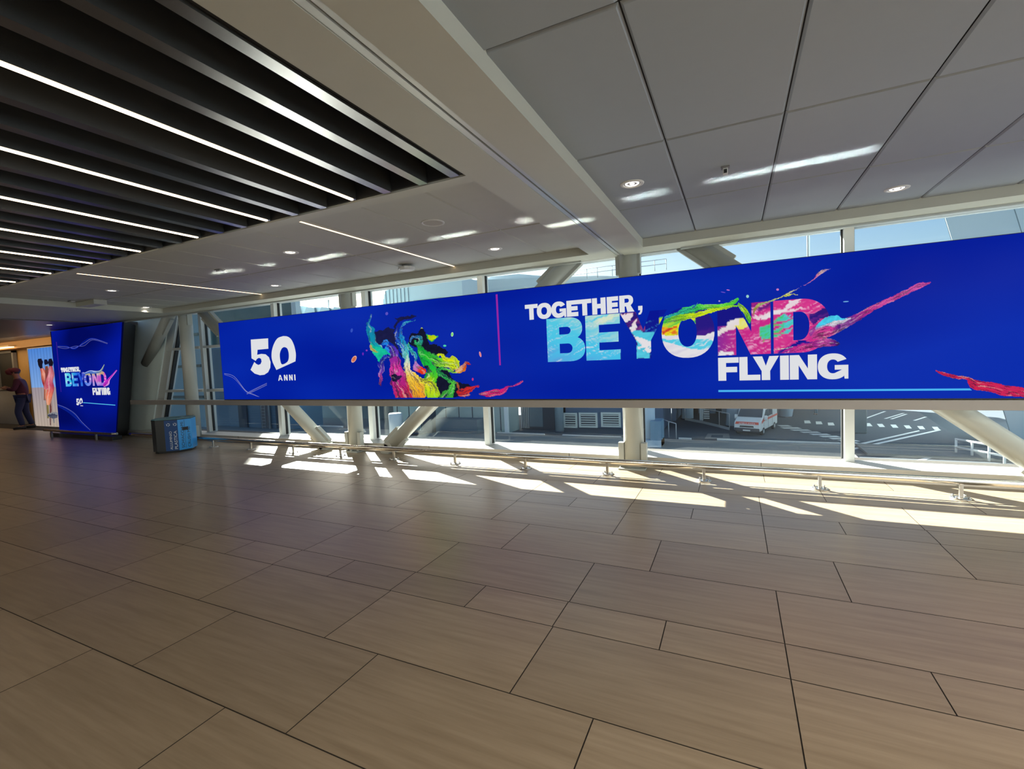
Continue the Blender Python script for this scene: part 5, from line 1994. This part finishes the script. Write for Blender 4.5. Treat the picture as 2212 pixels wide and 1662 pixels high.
# pavement strip and its kerb lines
b = MB()
b.box(-70, 6.2, 31.5, 35.6, G, G + .14)
b.build('pavement', M_CONC)['kind'] = 'structure'
b = MB()
b.box(6.9, 34, 33.2, 36.3, G, G + .14)
b.build('pavement', M_CONC)['kind'] = 'structure'
for (u0, v0, u1, v1) in ((1466, 951, 1494, 951.4), (1549, 953, 1815, 962), (1075, 938, 1176, 941.5), (1215, 943.5, 1342, 947.5), (690, 921.5, 736, 925)):
    p, q = gp(u0, v0), gp(u1, v1)
    b = MB()
    b.box(min(p.x, q.x), max(p.x, q.x), (p.y + q.y) / 2 - .09, (p.y + q.y) / 2 + .09, G + .001, G + .16)
    tag(b.build('kerb_stone', M_PAINT), kind='structure')

# road markings
mk = []
for (u, v) in ((1744, 912), (1769, 914), (1795, 916.5)):
    mk.append([(u - 7, v - 3), (u + 5, v - 3), (u + 8, v + 3), (u - 6, v + 3)])
for i, u in enumerate((1876, 1903, 1932, 1961, 1990, 2022)):
    v = 918 + i * 1.6
    mk.append([(u - 9, v - 3.4), (u + 3, v - 3.4), (u + 9, v + 3.4), (u - 3, v + 3.4)])
M_MARK = M_PAINT
for i, q in enumerate(mk):
    b = MB()
    b.flat([[gp(*p) + Vector((0, 0, .006)) for p in q]])
    o = b.build('road_marking', M_MARK)
    tag(o, ('white dash on the road, %s of the row left of the window post' % ORD[i] if i < 3 else 'white dash on the road, %s of the row right of the window post' % ORD[i - 3]), 'road marking', 'white road dashes')
b = MB()
for i in range(8):
    u = 1690 + i * 21
    v = 920.5 + i * 4.6
    b.flat([[gp(*p) + Vector((0, 0, .006)) for p in ((u - 12, v - 1.5), (u + 12, v - 1.5), (u + 22, v + 1.6), (u - 2, v + 1.6))]])
    b.flat([[gp(*p) + Vector((0, 0, .006)) for p in ((u - 6, v + 3.2), (u + 12, v + 3.2), (u + 22, v + 6.0), (u + 4, v + 6.0))]])
tag(b.build('crosswalk', M_PAINT), 'zebra crossing of short white bars slanting past the ambulance', 'crosswalk')
b = MB()
for q in (((1845, 961), (1985, 930), (1987, 932), (1845, 965)), ((1845, 968), (2030, 928), (2033, 930), (1845, 972)), ((1960, 1000), (2075, 968), (2080, 971), (1968, 1003))):
    b.flat([[gp(*p) + Vector((0, 0, .006)) for p in q]])
tag(b.build('lane_line', M_PAINT), 'long white lane lines crossing the road in the rightmost window', 'road marking')
b = MB()
for i in range(6):
    u, v = 1995 + i * 13, 993 - i * 4.5
    b.flat([[gp(*p) + Vector((0, 0, .007)) for p in ((u - 6, v), (u + 4, v - 3), (u + 9, v), (u, v + 3))]])
tag(b.build('block_marking', M_PAINT), 'row of small white blocks beside the lane line in the rightmost window', 'road marking')
b = MB()
for (a, c) in (((1868, 905), (1912, 889)), ((1912, 905), (1952, 893)), ((1925, 906), (1958, 895)), ((1975, 909), (2000, 901))):
    p, q = gp(*a), gp(*c)
    d = Vector((.10, 0, 0))
    b.flat([[p + d + Vector((0, 0, .006)), q + d + Vector((0, 0, .006)), q - d + Vector((0, 0, .006)), p - d + Vector((0, 0, .006))]])
tag(b.build('lane_mark', M_PAINT), 'faded slanting lane marks far out on the apron', 'road marking')
# manhole frame
b = MB()
q = gp(1549, 943)
b.prism([[q + Vector((-.8, -1.2, .003)), q + Vector((.9, -1.0, .003)), q + Vector((.8, 1.3, .003)), q + Vector((-.7, 1.1, .003))], [q + Vector((-.4, -.6, .003)), q + Vector((.4, -.5, .003)), q + Vector((.4, .6, .003)), q + Vector((-.4, .5, .003))][::-1]], (0, 0, .01))
tag(b.build('manhole_cover', mat('manhole_frame', (.2, .2, .2), .8)), 'square manhole frame in the asphalt in front of the ramp railing', 'manhole')

# ---- low terminal wall with louvres
t = thing('service_building', 'blue grey wall carrying three white louvres, seen just left of the middle column', 'building', (-12, 41, G))
b = MB()
b.box(-14.1, -5.5, 40.6, 46, G, 3.4)
b.build('wall', M_BLUEW, t)
t = thing('plant_room', 'dark recessed wall with pipes and a grey plant door outside, left of the louvres', 'building', (-16.4, 41, G))
b = MB()
b.box(-17.85, -14.6, 39.0, 46, G, 3.4)
b.build('wall', M_DKW, t)
b = MB()
b.box(-17.0, -15.7, 38.93, 39.0, G + .25, G + 4.2)
b.build('door', mat('plant_door', (.12, .17, .21), .5), t)
b = MB()
b.box(-15.25, -14.95, 38.96, 39.0, G + 2.7, G + 3.0)
b.build('notice', mat('pink_notice', (.35, .25, .33), .6), t)
for k in range(5):
    b = MB()
    b.box(-17.8 + k * .17, -17.72 + k * .17, 38.86, 38.96, G + .1, G + 4.5)
    b.build('pipe', M_GALV, t)
for i, (u0, u1, v0, v1) in enumerate(((1217.5, 1246.5, 892.5, 924), (1251.5, 1290, 892, 923.5), (1299, 1340.5, 891.5, 922.5))):
    p, q = ony(u0, v1, 40.45), ony(u1, v0, 40.45)
    L = thing('wall_louvre', 'white slatted ventilation louvre on the blue grey wall, %s from the round pillar' % ORD[i], 'vent', (p.x, 40.45, p.z), 'white wall louvres')
    b = MB()
    fw_ = .16
    b.prism([[(p.x, 40.38, p.z), (q.x, 40.38, p.z), (q.x, 40.38, q.z), (p.x, 40.38, q.z)], [(p.x + fw_, 40.38, p.z + fw_), (p.x + fw_, 40.38, q.z - fw_), (q.x - fw_, 40.38, q.z - fw_), (q.x - fw_, 40.38, p.z + fw_)]], (0, .2, 0))
    b.build('frame', M_LOUV, L)
    b = MB()
    b.box(p.x + .1, q.x - .1, 40.54, 40.58, p.z + .1, q.z - .1)
    b.build('back_panel', M_DKW, L)
    for k in range(5):
        zc = p.z + fw_ + (q.z - p.z - 2 * fw_) * (k + .5) / 5
        b = MB()
        b.box(p.x + fw_, q.x - fw_, 40.42, 40.52, zc - .045, zc + .045)
        b.build('blade', M_LOUV, L)
t = thing('round_pillar', 'pale round concrete pillar at the corner of the louvred wall outside', 'pillar', (-13.75, 37.8, G))
b = MB()
b.tube([(-13.75, 37.9, G), (-13.75, 37.9, 3.4)], .38, 24)
b.build('shaft', mat('pillar_blue', (.22, .30, .36), .6), t)
b = MB()
b.tube([(-13.75, 37.9, G), (-13.75, 37.9, G + .12)], .42, 24)
b.build('base_ring', M_DKW, t)

# pale panelled glass lobby
t = thing('glass_lobby', 'pale green panelled lobby wall outside, behind the right-leaning tube', 'building', (-22, 35, G))
b = MB()
b.box(-30.5, -18.0, 36.4, 38.8, G, 3.2)
b.build('wall_panel', M_PALEG, t)
for k in range(9):
    b = MB()
    x = -30.0 + k * 1.42
    b.box(x - .03, x + .03, 36.34, 36.4, G, 3.2)
    b.build('joint', M_DKW, t)
b = MB()
b.box(-18.2, -17.9, 36.2, 36.5, G, 3.2)
b.build('corner_post', M_WHB, t)
b = MB()
b.box(-24.5, -20.2, 34.9, 36.3, G, G + 1.35)
tag(b.build('equipment_box', mat('equipment_dark', (.10, .15, .19), .6)), 'low dark equipment box standing before the pale green lobby wall', 'box')
t = thing('white_bollard', 'thick white round bollard outside with dark hoop handles beside it', 'bollard', (-27.6, 33.2, G))
b = MB()
b.lathe([(0, 0), (.62, 0), (.62, 2.0), (.56, 2.08), (0, 2.08)], Matrix.Translation((-27.6, 33.2, G)), 28)
b.build('body', M_WHB, t)
t = thing('luggage_cart', 'dark hooped luggage cart outside behind the white bollard', 'cart', (-25.8, 33.6, G))
b = MB()
b.tube([(-26.4, 33.4, G + .25), (-26.7, 33.4, G + 1.3), (-26.3, 33.4, G + 1.75), (-25.9, 33.4, G + 1.3), (-25.7, 33.4, G + .3)], .06, 10)
b.build('hoop_handle', M_DKW, t)
b = MB()
b.rbox(-26.5, -25.1, 33.1, 34.4, G + .2, G + .34, .03)
b.build('deck', M_DKW, t)
for sx in (-26.3, -25.3):
    for sy in (33.2, 34.3):
        b = MB()
        b.tube([(sx - .04, sy, G + .11), (sx + .04, sy, G + .11)], .11, 14)
        b.build('wheel', M_GASKET, t)
b = MB()
b.box(-25.7, -24.7, 34.6, 35.3, G, 2.5)
tag(b.build('dark_pylon', M_DKW), 'tall dark flat pylon outside between bollard and leaning tube', 'pylon')

# corrugated building at the left
t = thing('corrugated_building', 'blue corrugated shed wall with dark uprights in the left window', 'building', (-47, 34, G))
b = MB()
for k in range(46):
    z = G + k * .2
    b.box(-55, -40.8, 34.0, 34.07, z, z + .10)
b.box(-55, -40.8, 34.07, 37, G, 4.3)
o = b.build('wall', mat('corrugated_blue', (.13, .22, .32), .5, .2), t)
for x0, x1, m_ in ((-50.3, -48.9, M_DKW), (-46.6, -45.2, mat('rust_grey', (.16, .15, .16), .7)), (-44.2, -43.0, M_DKW)):
    b = MB()
    b.box(x0, x1, 33.85, 34.0, G, 4.2)
    b.build('door', m_, t)
b = MB()
b.tube([(-45.0, 33.7, G), (-45.0, 33.7, 4.2)], .09, 10)
b.build('pipe', M_GALV, t)
b = MB()
for s_ in (-.3, .3):
    b.tube([(-46.0 + s_, 33.75, G), (-46.0 + s_, 33.75, 4.0)], .035, 8)
for k in range(26):
    b.box(-46.3, -45.7, 33.73, 33.77, G + .3 + k * .33, G + .34 + k * .33)
b.build('ladder', M_GALV, t)

# balconied concrete building
t = thing('concrete_gallery', 'dark concrete gallery with railing behind the left-leaning tube outside', 'building', (-40, 42, G))
b = MB()
b.box(-50, -33.5, 43.0, 49, G, -1.75)
b.build('wall', mat('gallery_dark', (.07, .10, .12), .7), t)
b = MB()
b.box(-50, -33.2, 41.6, 43.0, -2.35, -1.75)
b.build('gallery_slab', mat('gallery_slab', (.20, .24, .26), .7), t)
b = MB()
b.box(-50, -33.5, 44.5, 49, -1.75, 5)
b.build('upper_wall', M_TEALG, t)
b = MB()
for k in range(12):
    x = -49 + k * 1.4
    b.tube([(x, 41.7, -1.75), (x, 41.7, -.55)], .045, 8)
for z in (-1.45, -1.15, -.85, -.55):
    b.tube([(-49.5, 41.7, z), (-33.5, 41.7, z)], .035, 8)
b.build('railing', M_GALV, t)
b = MB()
b.tube([(-38.5, 42.2, G), (-37.6, 42.2, -2.35)], .16, 10)
b.build('prop', M_GALV, t)

# blue round column on a square base with plate, right of the middle column
t = thing('plinth_column', 'pale blue round column on a tall square base, just right of the middle steel column', 'pillar', (-5.3, 33, G))
b = MB()
b.lathe([(.46, G + 2.4), (.62, 4.0)], Matrix.Translation((-5.5, 33.2, 0)), 28)
b.lathe([(0, G + .6), (.46, G + .6), (.46, G + 2.4)], Matrix.Translation((-5.5, 33.2, 0)), 28)
b.build('shaft', M_COLB, t)
b = MB()
b.box(-5.25, -4.55, 32.4, 33.9, G, G + 1.9)
b.build('base_block', mat('base_blue', (.12, .24, .36), .6), t)
b = MB()
b.box(-6.05, -4.55, 32.3, 33.9, G, G + .6)
b.build('plinth', M_COLB, t)


def lean_col(x, y, dx, r0, r1, lab):
    t = thing('leaning_column', lab, 'pillar', (x, y, G), 'leaning concrete columns under the deck')
    b = MB()
    b.tube([(x, y, G), (x + dx, y + .3, .44)], [r0, r1], 20)
    b.build('shaft', M_COLB, t)
    b = MB()
    b.tube([(x, y, G), (x, y, G + .08)], r0 + .06, 20)
    b.build('base_ring', M_DKW, t)


lean_col(-.25, 43.6, .55, .55, .75, 'pale blue leaning column under the deck, left of the ambulance')
lean_col(-4.2, 47.5, .0, .55, .6, 'pale blue upright column behind the ramp railing')
lean_col(4.15, 50.0, .7, .55, .8, 'pale leaning column in the dark underpass right of the ambulance')
# the deck above and the dark back of the underpass
t = thing('road_deck', 'deep concrete road deck over the underpass, behind the blue screen', 'bridge', (3, 48, 0))
b = MB()
b.box(-5.4, 9.5, 41.5, 60, 0.6, 2.2)
b.build('slab', M_CONC, t)
b = MB()
b.box(-5.4, 9.5, 58, 60, G, 0.59)
tag(b.build('underpass_wall', M_DKW), 'dark back wall of the underpass behind the ambulance', 'wall')
b = MB()
b.box(-5.45, -5.1, 46, 57.9, G, .59)
tag(b.build('underpass_wall', M_BLUEW), 'blue grey side wall of the underpass left of the ramp', 'wall')
t = thing('underpass_piers', 'row of blue grey piers in the shade behind the ramp', 'pier', (-3, 52, G))
for i, x in enumerate((-4.6, -3.5, -2.4, -1.3)):
    b = MB()
    b.box(x, x + .55, 51.8, 52.2, G, .59)
    b.build('pier', mat('pier_blue', (.16, .22, .30), .7), t)
t = thing('shutter_door', 'narrow pale door with ribbed white shutter in the underpass', 'door', (-3.4, 47, G))
b = MB()
b.box(-3.05, -2.75, 46.6, 46.8, G, G + 3.6)
b.build('jamb', mat('jamb_pale', (.42, .50, .55), .6), t)
b = MB()
for k in range(16):
    b.box(-2.7, -2.2, 46.62, 46.7, G + .15 + k * .2, G + .27 + k * .2)
b.build('shutter', mat('shutter_white', (.5, .55, .58), .5), t)


def rail_run(pts, lab, h=1.05):
    t = thing('ramp_railing', lab, 'railing', pts[0], 'grey ramp railings')
    b = MB()
    b.tube([p + Vector((0, 0, h)) for p in pts], .035, 8)
    b.build('handrail', M_GALV, t)
    for p in pts:
        b = MB()
        b.tube([p, p + Vector((0, 0, h))], .03, 8)
        b.build('post', M_GALV, t)
    return t


rail_run([gp(1430, 939), gp(1445, 946), gp(1461, 952)], 'short grey railing of three posts at the near end of the ramp', 1.25)
rr_ = [gp(1480, 908), gp(1517, 915), gp(1554, 924), gp(1576, 930)]
t = rail_run(rr_, 'grey railing along the far side of the ramp, ending by the ambulance', 1.35)
b = MB()
for p, q in zip(rr_, rr_[1:]):
    b.prism([[p, q, q + Vector((0, 0, .2)), p + Vector((0, 0, .2))]], (0, .15, 0))
b.build('kerb', M_GALV, t)

# ---- ambulance
t = thing('ambulance', 'white ambulance van with orange red front band parked by the underpass', 'van', (1.45, 41.30, G))
hd_ = Vector((-.285, -.958, 0)).normalized()
t.rotation_euler = (0, 0, math.atan2(hd_.y, hd_.x))
t.scale = (.93, .93, .80)


def loc_build(b, nm, m, par):
    me_parent = par
    o = b.build(nm, m, None)
    o.parent = me_parent
    return o


def sec(prof, w):
    b = MB()
    b.prism([[(x, -w, z) for x, z in prof]], (0, 2 * w, 0))
    return b


M_VAN = mat('van_white', (.70, .71, .70), .3, var=.02)
M_VGLASS = mat('van_glass', (.02, .035, .05), .08)
M_ORR = mat('van_orange', lin((214, 74, 44)), .4)
M_VDK = mat('van_dark', (.03, .035, .05), .5)
prof = [(-2.75, .42), (-2.78, 1.2), (-2.70, 2.42), (.85, 2.50), (1.20, 2.42), (1.86, 1.62), (2.56, 1.30), (2.70, 1.10), (2.74, .62), (2.70, .42)]
b = sec(prof, .98)
o = loc_build(b, 'body', M_VAN, t)
bv = o.modifiers.new('bevel', 'BEVEL')
bv.width = .09
bv.segments = 3
bv.limit_method = 'ANGLE'
b = MB()
b.prism([[(1.265, -.86, 2.36), (1.265, .86, 2.36), (1.86, .92, 1.64), (1.86, -.92, 1.64)]], (.03, 0, .025))
loc_build(b, 'windscreen', M_VGLASS, t)
b = MB()
b.prism([[(1.84, -.93, 1.60), (1.84, .93, 1.60), (2.50, .86, 1.30), (2.50, -.86, 1.30)]], (.01, 0, .035))
loc_build(b, 'bonnet', M_VAN, t)
b = MB()
b.prism([[(2.57, -.84, 1.27), (2.57, .84, 1.27), (2.715, .88, 1.06), (2.715, -.88, 1.06)]], (.035, 0, .012))
loc_build(b, 'front_band', M_ORR, t)
AM = Matrix.Translation((2.68, -.70, 1.085)) @ Matrix(((0, 0, 1, 0), (1, 0, 0, 0), (0, 1, 0, 0), (0, 0, 0, 1)))
AM = Matrix.Translation((2.74, -.62, 1.08)) @ Matrix(((0, -.35, .9, 0), (1, 0, 0, 0), (0, .9, .35, 0), (0, 0, 0, 1)))
o = text_mesh('AMBULANZA', .20, AM, M_VAN, 'lettering', None) if False else None
cu = bpy.data.curves.new('lettering', 'FONT')
cu.body = 'AMBULANZA'
cu.size = .21
cu.extrude = .004
to = bpy.data.objects.new('lettering', cu)
me = bpy.data.meshes.new_from_object(to)
bpy.data.objects.remove(to)
me.transform(AM)
me.materials.clear()
me.materials.append(M_VAN)
o = bpy.data.objects.new('lettering', me)
C.objects.link(o)
o.parent = t
b = MB()
b.rbox(2.62, 2.80, -.93, .93, .34, .72, .05)
loc_build(b, 'bumper', M_VDK, t)
b = MB()
b.rbox(2.70, 2.765, -.55, .55, .76, .98, .02)
loc_build(b, 'grille', M_GASKET, t)
b = MB()
b.prism([[(2.735, -.66, .74), (2.735, .66, .74), (2.735, .60, 1.0), (2.735, -.60, 1.0)], [(2.735, -.54, .79), (2.735, -.50, .95), (2.735, .50, .95), (2.735, .54, .79)]], (.04, 0, 0))
loc_build(b, 'grille_surround', M_VAN, t)
b = MB()
b.box(2.80, 2.812, -.27, .27, .46, .57)
loc_build(b, 'number_plate', M_PAINT, t)
for s_ in (-1, 1):
    b = MB()
    b.prism([[(2.40, s_ * .70, 1.24), (2.66, s_ * .72, 1.10), (2.60, s_ * .98, 1.12), (2.25, s_ * .985, 1.34)]], (.03, 0, .03))
    loc_build(b, 'headlight', mat('headlight', (.6, .62, .64), .1), t)
    b = MB()
    b.rbox(1.50, 1.68, min(s_ * 1.0, s_ * 1.24), max(s_ * 1.0, s_ * 1.24), 1.35, 1.80, .04)
    loc_build(b, 'mirror', M_VAN, t)
    b = MB()
    b.prism([[(1.05, s_ * .985, 2.28), (.35, s_ * .985, 2.28), (.35, s_ * .985, 1.58), (1.62, s_ * .985, 1.58)]], (0, s_ * .012, 0))
    loc_build(b, 'side_window', M_VGLASS, t)
    b = MB()
    b.prism([[(.20, s_ * .985, 2.26), (-.95, s_ * .985, 2.26), (-.95, s_ * .985, 1.60), (.20, s_ * .985, 1.60)]], (0, s_ * .012, 0))
    loc_build(b, 'side_window', M_VGLASS, t)
    b = MB()
    b.box(-2.74, 1.70, min(s_ * .985, s_ * .995), max(s_ * .985, s_ * .995), 1.26, 1.46)
    b.prism([[(1.70, s_ * .985, 1.55), (2.2, s_ * .985, 1.30), (2.2, s_ * .985, 1.10), (1.70, s_ * .985, 1.26)]], (0, s_ * .01, 0))
    loc_build(b, 'side_stripe', M_ORR, t)
    b = MB()
    for x in (1.62, .27, -1.05):
        b.box(x - .012, x + .012, min(s_ * .983, s_ * .990), max(s_ * .983, s_ * .990), .5, 2.3)
    loc_build(b, 'door_seam', M_VDK, t)
    for x in (1.75, -1.70):
        b = MB()
        b.tube([(x, s_ * .80, .34), (x, s_ * 1.0, .34)], .345, 28)
        wh = loc_build(b, 'wheel', M_GASKET, t)
        b = MB()
        b.tube([(x, s_ * .99, .34), (x, s_ * 1.012, .34)], [.21, .17], 20)
        b.build('hub', M_GALV, None).parent = wh
b = MB()
b.rbox(.55, .95, -.80, .80, 2.49, 2.66, .05)
loc_build(b, 'light_bar', mat('lightbar_blue', lin((60, 120, 200)), .2), t)
b = MB()
b.rbox(-1.2, -.1, -.45, .45, 2.45, 2.58, .04)
b.rbox(-2.3, -1.6, -.35, .35, 2.43, 2.56, .04)
loc_build(b, 'roof_unit', M_VAN, t)

# ---- worker in yellow
WK = dict(STAND)
WK.update(lel=(-.25, .02, 1.12), lwr=(-.27, .14, .92), rel=(.26, -.02, 1.12), rwr=(.30, .06, .90))
q = gp(1762, 896)
person('person', 'person in yellow high visibility vest and dark trousers walking in the underpass', (q.x, q.y, G), math.radians(150), 1.0, WK,
       dict(skin=SK, top=mat('hi_vis', lin((190, 230, 40)), .7, emit=None), topname='vest', legs=mat('work_trousers', lin((60, 90, 110)), .8), shoes=mat('dark_shoe', (.02, .02, .022), .6), hair=mat('dark_hair', (.015, .012, .012), .6)))

# ---- grey pier with a notice in the right window
t = thing('grey_pier', 'grey green concrete pier with a white notice, right beside the window post', 'pillar', (8.0, 41, G))
b = MB()
b.rbox(7.55, 8.55, 41.2, 42.2, G, .6, .08)
b.build('shaft', mat('pier_grey', (.17, .22, .23), .7), t)
b = MB()
b.box(8.15, 8.58, 41.17, 41.2, G + 2.35, G + 3.3)
b.build('notice', M_PAINT, t)

# ---- low white barrier at the right
t = thing('white_barrier', 'low white rail barrier outside at the foot of the slanting tube', 'barrier', (11, 31, G))
p, q = gp(2065, 983), gp(2170, 1004)
b = MB()
for z in (.45, .9):
    b.tube([p + Vector((0, 0, z)), q + Vector((0, 0, z))], .06, 8)
b.build('rails', M_PAINT, t)
for s_ in (0, .35, .7, 1):
    b = MB()
    r_ = p.lerp(q, s_)
    b.tube([r_, r_ + Vector((0, 0, .95))], .06, 8)
    b.build('post', M_PAINT, t)

# ---- white panelled building leaning outward at the far right
t = thing('boarding_tower', 'big white panelled building leaning outward at the right edge, seen above and below the screen', 'building', (26, 44, G))
YB = 40.0


def ledge_x(z):
    return 15.75 - (z - G) * .236


b = MB()
b.prism([[(ledge_x(G), YB, G), (44, YB, G), (44, YB, 22), (ledge_x(22), YB, 22)]], (0, 9, 0))
for v_ in b.v[4:]:
    v_.x += 6 if v_.x < 40 else 0
b.build('joint_lining', mat('tower_joint', (.34, .42, .46), .7), t)
b = MB()
b2 = MB()
zs = [G, -2.0, 1.0, 4.0, 7.2, 10.6, 14.2, 18.0, 22.0]
for i, (z0, z1) in enumerate(zip(zs, zs[1:])):
    for k in range(9):
        o0 = (k - (.45 if i % 2 else 0)) * 3.3
        xs0, xs1 = max(o0, 0), o0 + 3.3
        if xs1 <= .2:
            continue
        tilt = .9 if i % 2 else -.5
        q = [(ledge_x(z0) + xs0 + .03, z0 + .03), (ledge_x(z0) + xs1 - .03, z0 + .03), (ledge_x(z1) + xs1 - .03 + (tilt if k else 0) * .3, z1 - .03), (ledge_x(z1) + xs0 + .03 + (tilt if k > 1 else 0) * .3, z1 - .03)]
        (b2 if (i * 3 + k * 5) % 7 == 2 else b).prism([[(x, YB - .05, z) for x, z in q]], (0, .045, 0))
b.build('cladding', mat('tower_cladding', (.80, .88, .88), .5, var=.05, scale=.2), t)
b2.build('tinted_cladding', mat('tower_tinted', (.52, .68, .74), .4, var=.05, scale=.2), t)

# ---- far terminal roofs above the screen


def slab_px(pts, y, depth, m, name, par):
    b = MB()
    b.prism([[ony(u, v, y) for u, v in pts]], (0, depth, 0))
    return b.build(name, m, par)


t = thing('pale_wing', 'tall pale blue building seen through the narrow windows beside the tall display', 'building', (-70, 34, G))
b = MB()
b.box(-110, -55.2, 33.2, 33.9, G, 27)
b.build('wall', mat('pale_wing_wall', (.30, .42, .46), .6, var=.1, scale=.15), t)
for k in range(5):
    b = MB()
    b.box(-110, -55.2, 33.1, 33.2, -1.5 + k * 3.6, -1.2 + k * 3.6)
    b.build('ledge', M_TEALG, t)
t = thing('glazed_terminal', 'dark teal glazed building above the left end of the screen', 'building', (-60, 36, 4.4))
b = MB()
b.box(-55, -40.9, 34.2, 35.0, 4.3, 27)
b.build('curtain_wall', M_TEALG, t)
b = MB()
b.box(-40.9, -40.25, 34.0, 34.6, 4.3, 27)
b.build('corner_post', M_WHB, t)
t = thing('sawtooth_roof', 'grey terminal roof with a row of trapezoid skylights above the screen', 'building', (-47, 52, G))
slab_px([(603, 705), (603, 655), (640, 660), (736, 668), (740, 705)], 52, 14, mat('roof_grey', (.38, .45, .50), .6), 'parapet', t)
for u in (634, 668, 700, 727):
    b = MB()
    b.prism([[ony(*p, 51.6) for p in ((u - 14, 685), (u - 6, 663), (u + 10, 665), (u + 15, 688))]], (0, .4, 0))
    b.build('skylight', mat('skylight_grey', (.22, .27, .32), .5), t)
b = MB()
b.tube([ony(710, 672, 53), ony(709.5, 648, 53)], .10, 8)
tag(b.build('antenna_mast', M_GALV), 'thin mast standing on the grey terminal roof', 'mast')
t = thing('ribbed_canopy', 'white rounded ribbed canopy on the roof beyond, above the paint splash', 'building', (-31, 50, 5))
b = MB()
p, q = ony(822, 668, 50), ony(890, 640, 50)
R_ = 3.2
zc = ony(860, 672, 50).z - 1.0
pts = []
x0c = ony(846, 660, 50).x
x1c = ony(1000, 660, 50).x
for k in range(9):
    a = PI / 2 * k / 8
    pts.append((50 - R_ * math.sin(a) * .3, zc + (R_ + 1.2) * math.sin(a)))
for i in range(9):
    ex = x0c - 1.7 * math.cos(PI / 2 * i / 8)
    nx = x0c - 1.7 * math.cos(PI / 2 * min(8, i + 1) / 8)
    top = zc + 4.4 * math.sin(PI / 2 * (i + .5) / 8)
    b.box(ex, nx + .001 if i < 8 else x1c, 50, 60, zc - 3, top)
b.build('shell', M_WHB, t)
for k in range(8):
    b = MB()
    x = x0c - 1.5 + k * .62
    b.box(x - .03, x + .03, 49.9, 50.0, zc - 3, zc + 4.4 * math.sin(math.acos(max(0, min(1, (x0c - x) / 1.7)))))
    b.build('rib', M_GALV, t)
b = MB()
p, q = ony(895, 657, 50), ony(952, 641, 50)
b.box(p.x, q.x, 49.86, 50, min(p.z, q.z) - .3, max(p.z, q.z) - .1)
b.build('vent_panel', mat('vent_panel', (.42, .50, .54), .6), t)
t = thing('white_roof_block', 'long white windowless roof block above the red line of the screen', 'building', (-20, 54, 5))
slab_px([(1025, 680), (1025, 605), (1290, 596), (1400, 598), (1400, 680)], 54, 12, M_WHB, 'wall', t)
slab_px([(1040, 606), (1060, 598), (1120, 592), (1180, 597), (1180, 612)], 60, 5, mat('roof_dark', (.34, .42, .48), .6), 'roof', t)
b = MB()
zz0 = ony(1300, 597, 53.6).z
xs_ = [ony(u, 597, 53.6).x for u in (1225, 1268, 1291, 1323, 1345, 1385, 1415, 1440)]
for z in (.55, 1.05):
    b.tube([(xs_[0], 53.6, zz0 + z), (xs_[-1], 53.6, zz0 + z)], .04, 6)
for x in xs_:
    b.tube([(x, 53.6, zz0 - .1), (x, 53.6, zz0 + 1.05)], .04, 6)
b.build('railing', M_GALV, t)
b = MB()
p = gp(1746, 880)
b.tube([(ony(1746, 500, 48).x, 48, 2.2), (ony(1746, 500, 48).x, 48, 22)], .12, 10)
tag(b.build('lamp_post', M_GALV), 'tall thin grey pole against the sky above the screen, left of the bright window post', 'pole')

# ------------------------------------------------------------------ added lamps standing in for sun thrown up from the polished rail onto the ceiling
# (the rail's mirror-like tube sends narrow sheets of sun upward; one slim lamp at the rail for each lit stretch)
for (x, L, yaim, p_, w_) in ((0.75, 1.9, 4.33, 5.0, .05), (-0.70, .42, 4.40, 1.0, .12), (-1.40, .62, 4.45, 1.3, .06), (-2.80, .75, 4.58, 1.5, .09), (-1.93, .22, 4.5, .5, .10),
                             (-4.62, 1.0, 4.52, 2.4, .05), (-3.55, .36, 4.40, .7, .12), (-6.45, .80, 4.36, 1.8, .10), (-5.70, .30, 4.42, .5, .05)):
    dx = .35
    src = Vector((x - dx, YR - .02, .225))
    dst = Vector((x, yaim, 3.0))
    d = dst - src
    o = area('rail_glint_lamp', src, d, L, w_, p_ * .34, (0.93, 0.98, 0.95), math.radians(3.2), 'ELLIPSE')
    z_ = -d.normalized()
    x_ = Vector((1, -.03, 0))
    x_ = (x_ - z_ * x_.dot(z_)).normalized()
    y_ = z_.cross(x_)
    o.rotation_euler = Matrix((x_, y_, z_)).transposed().to_euler()
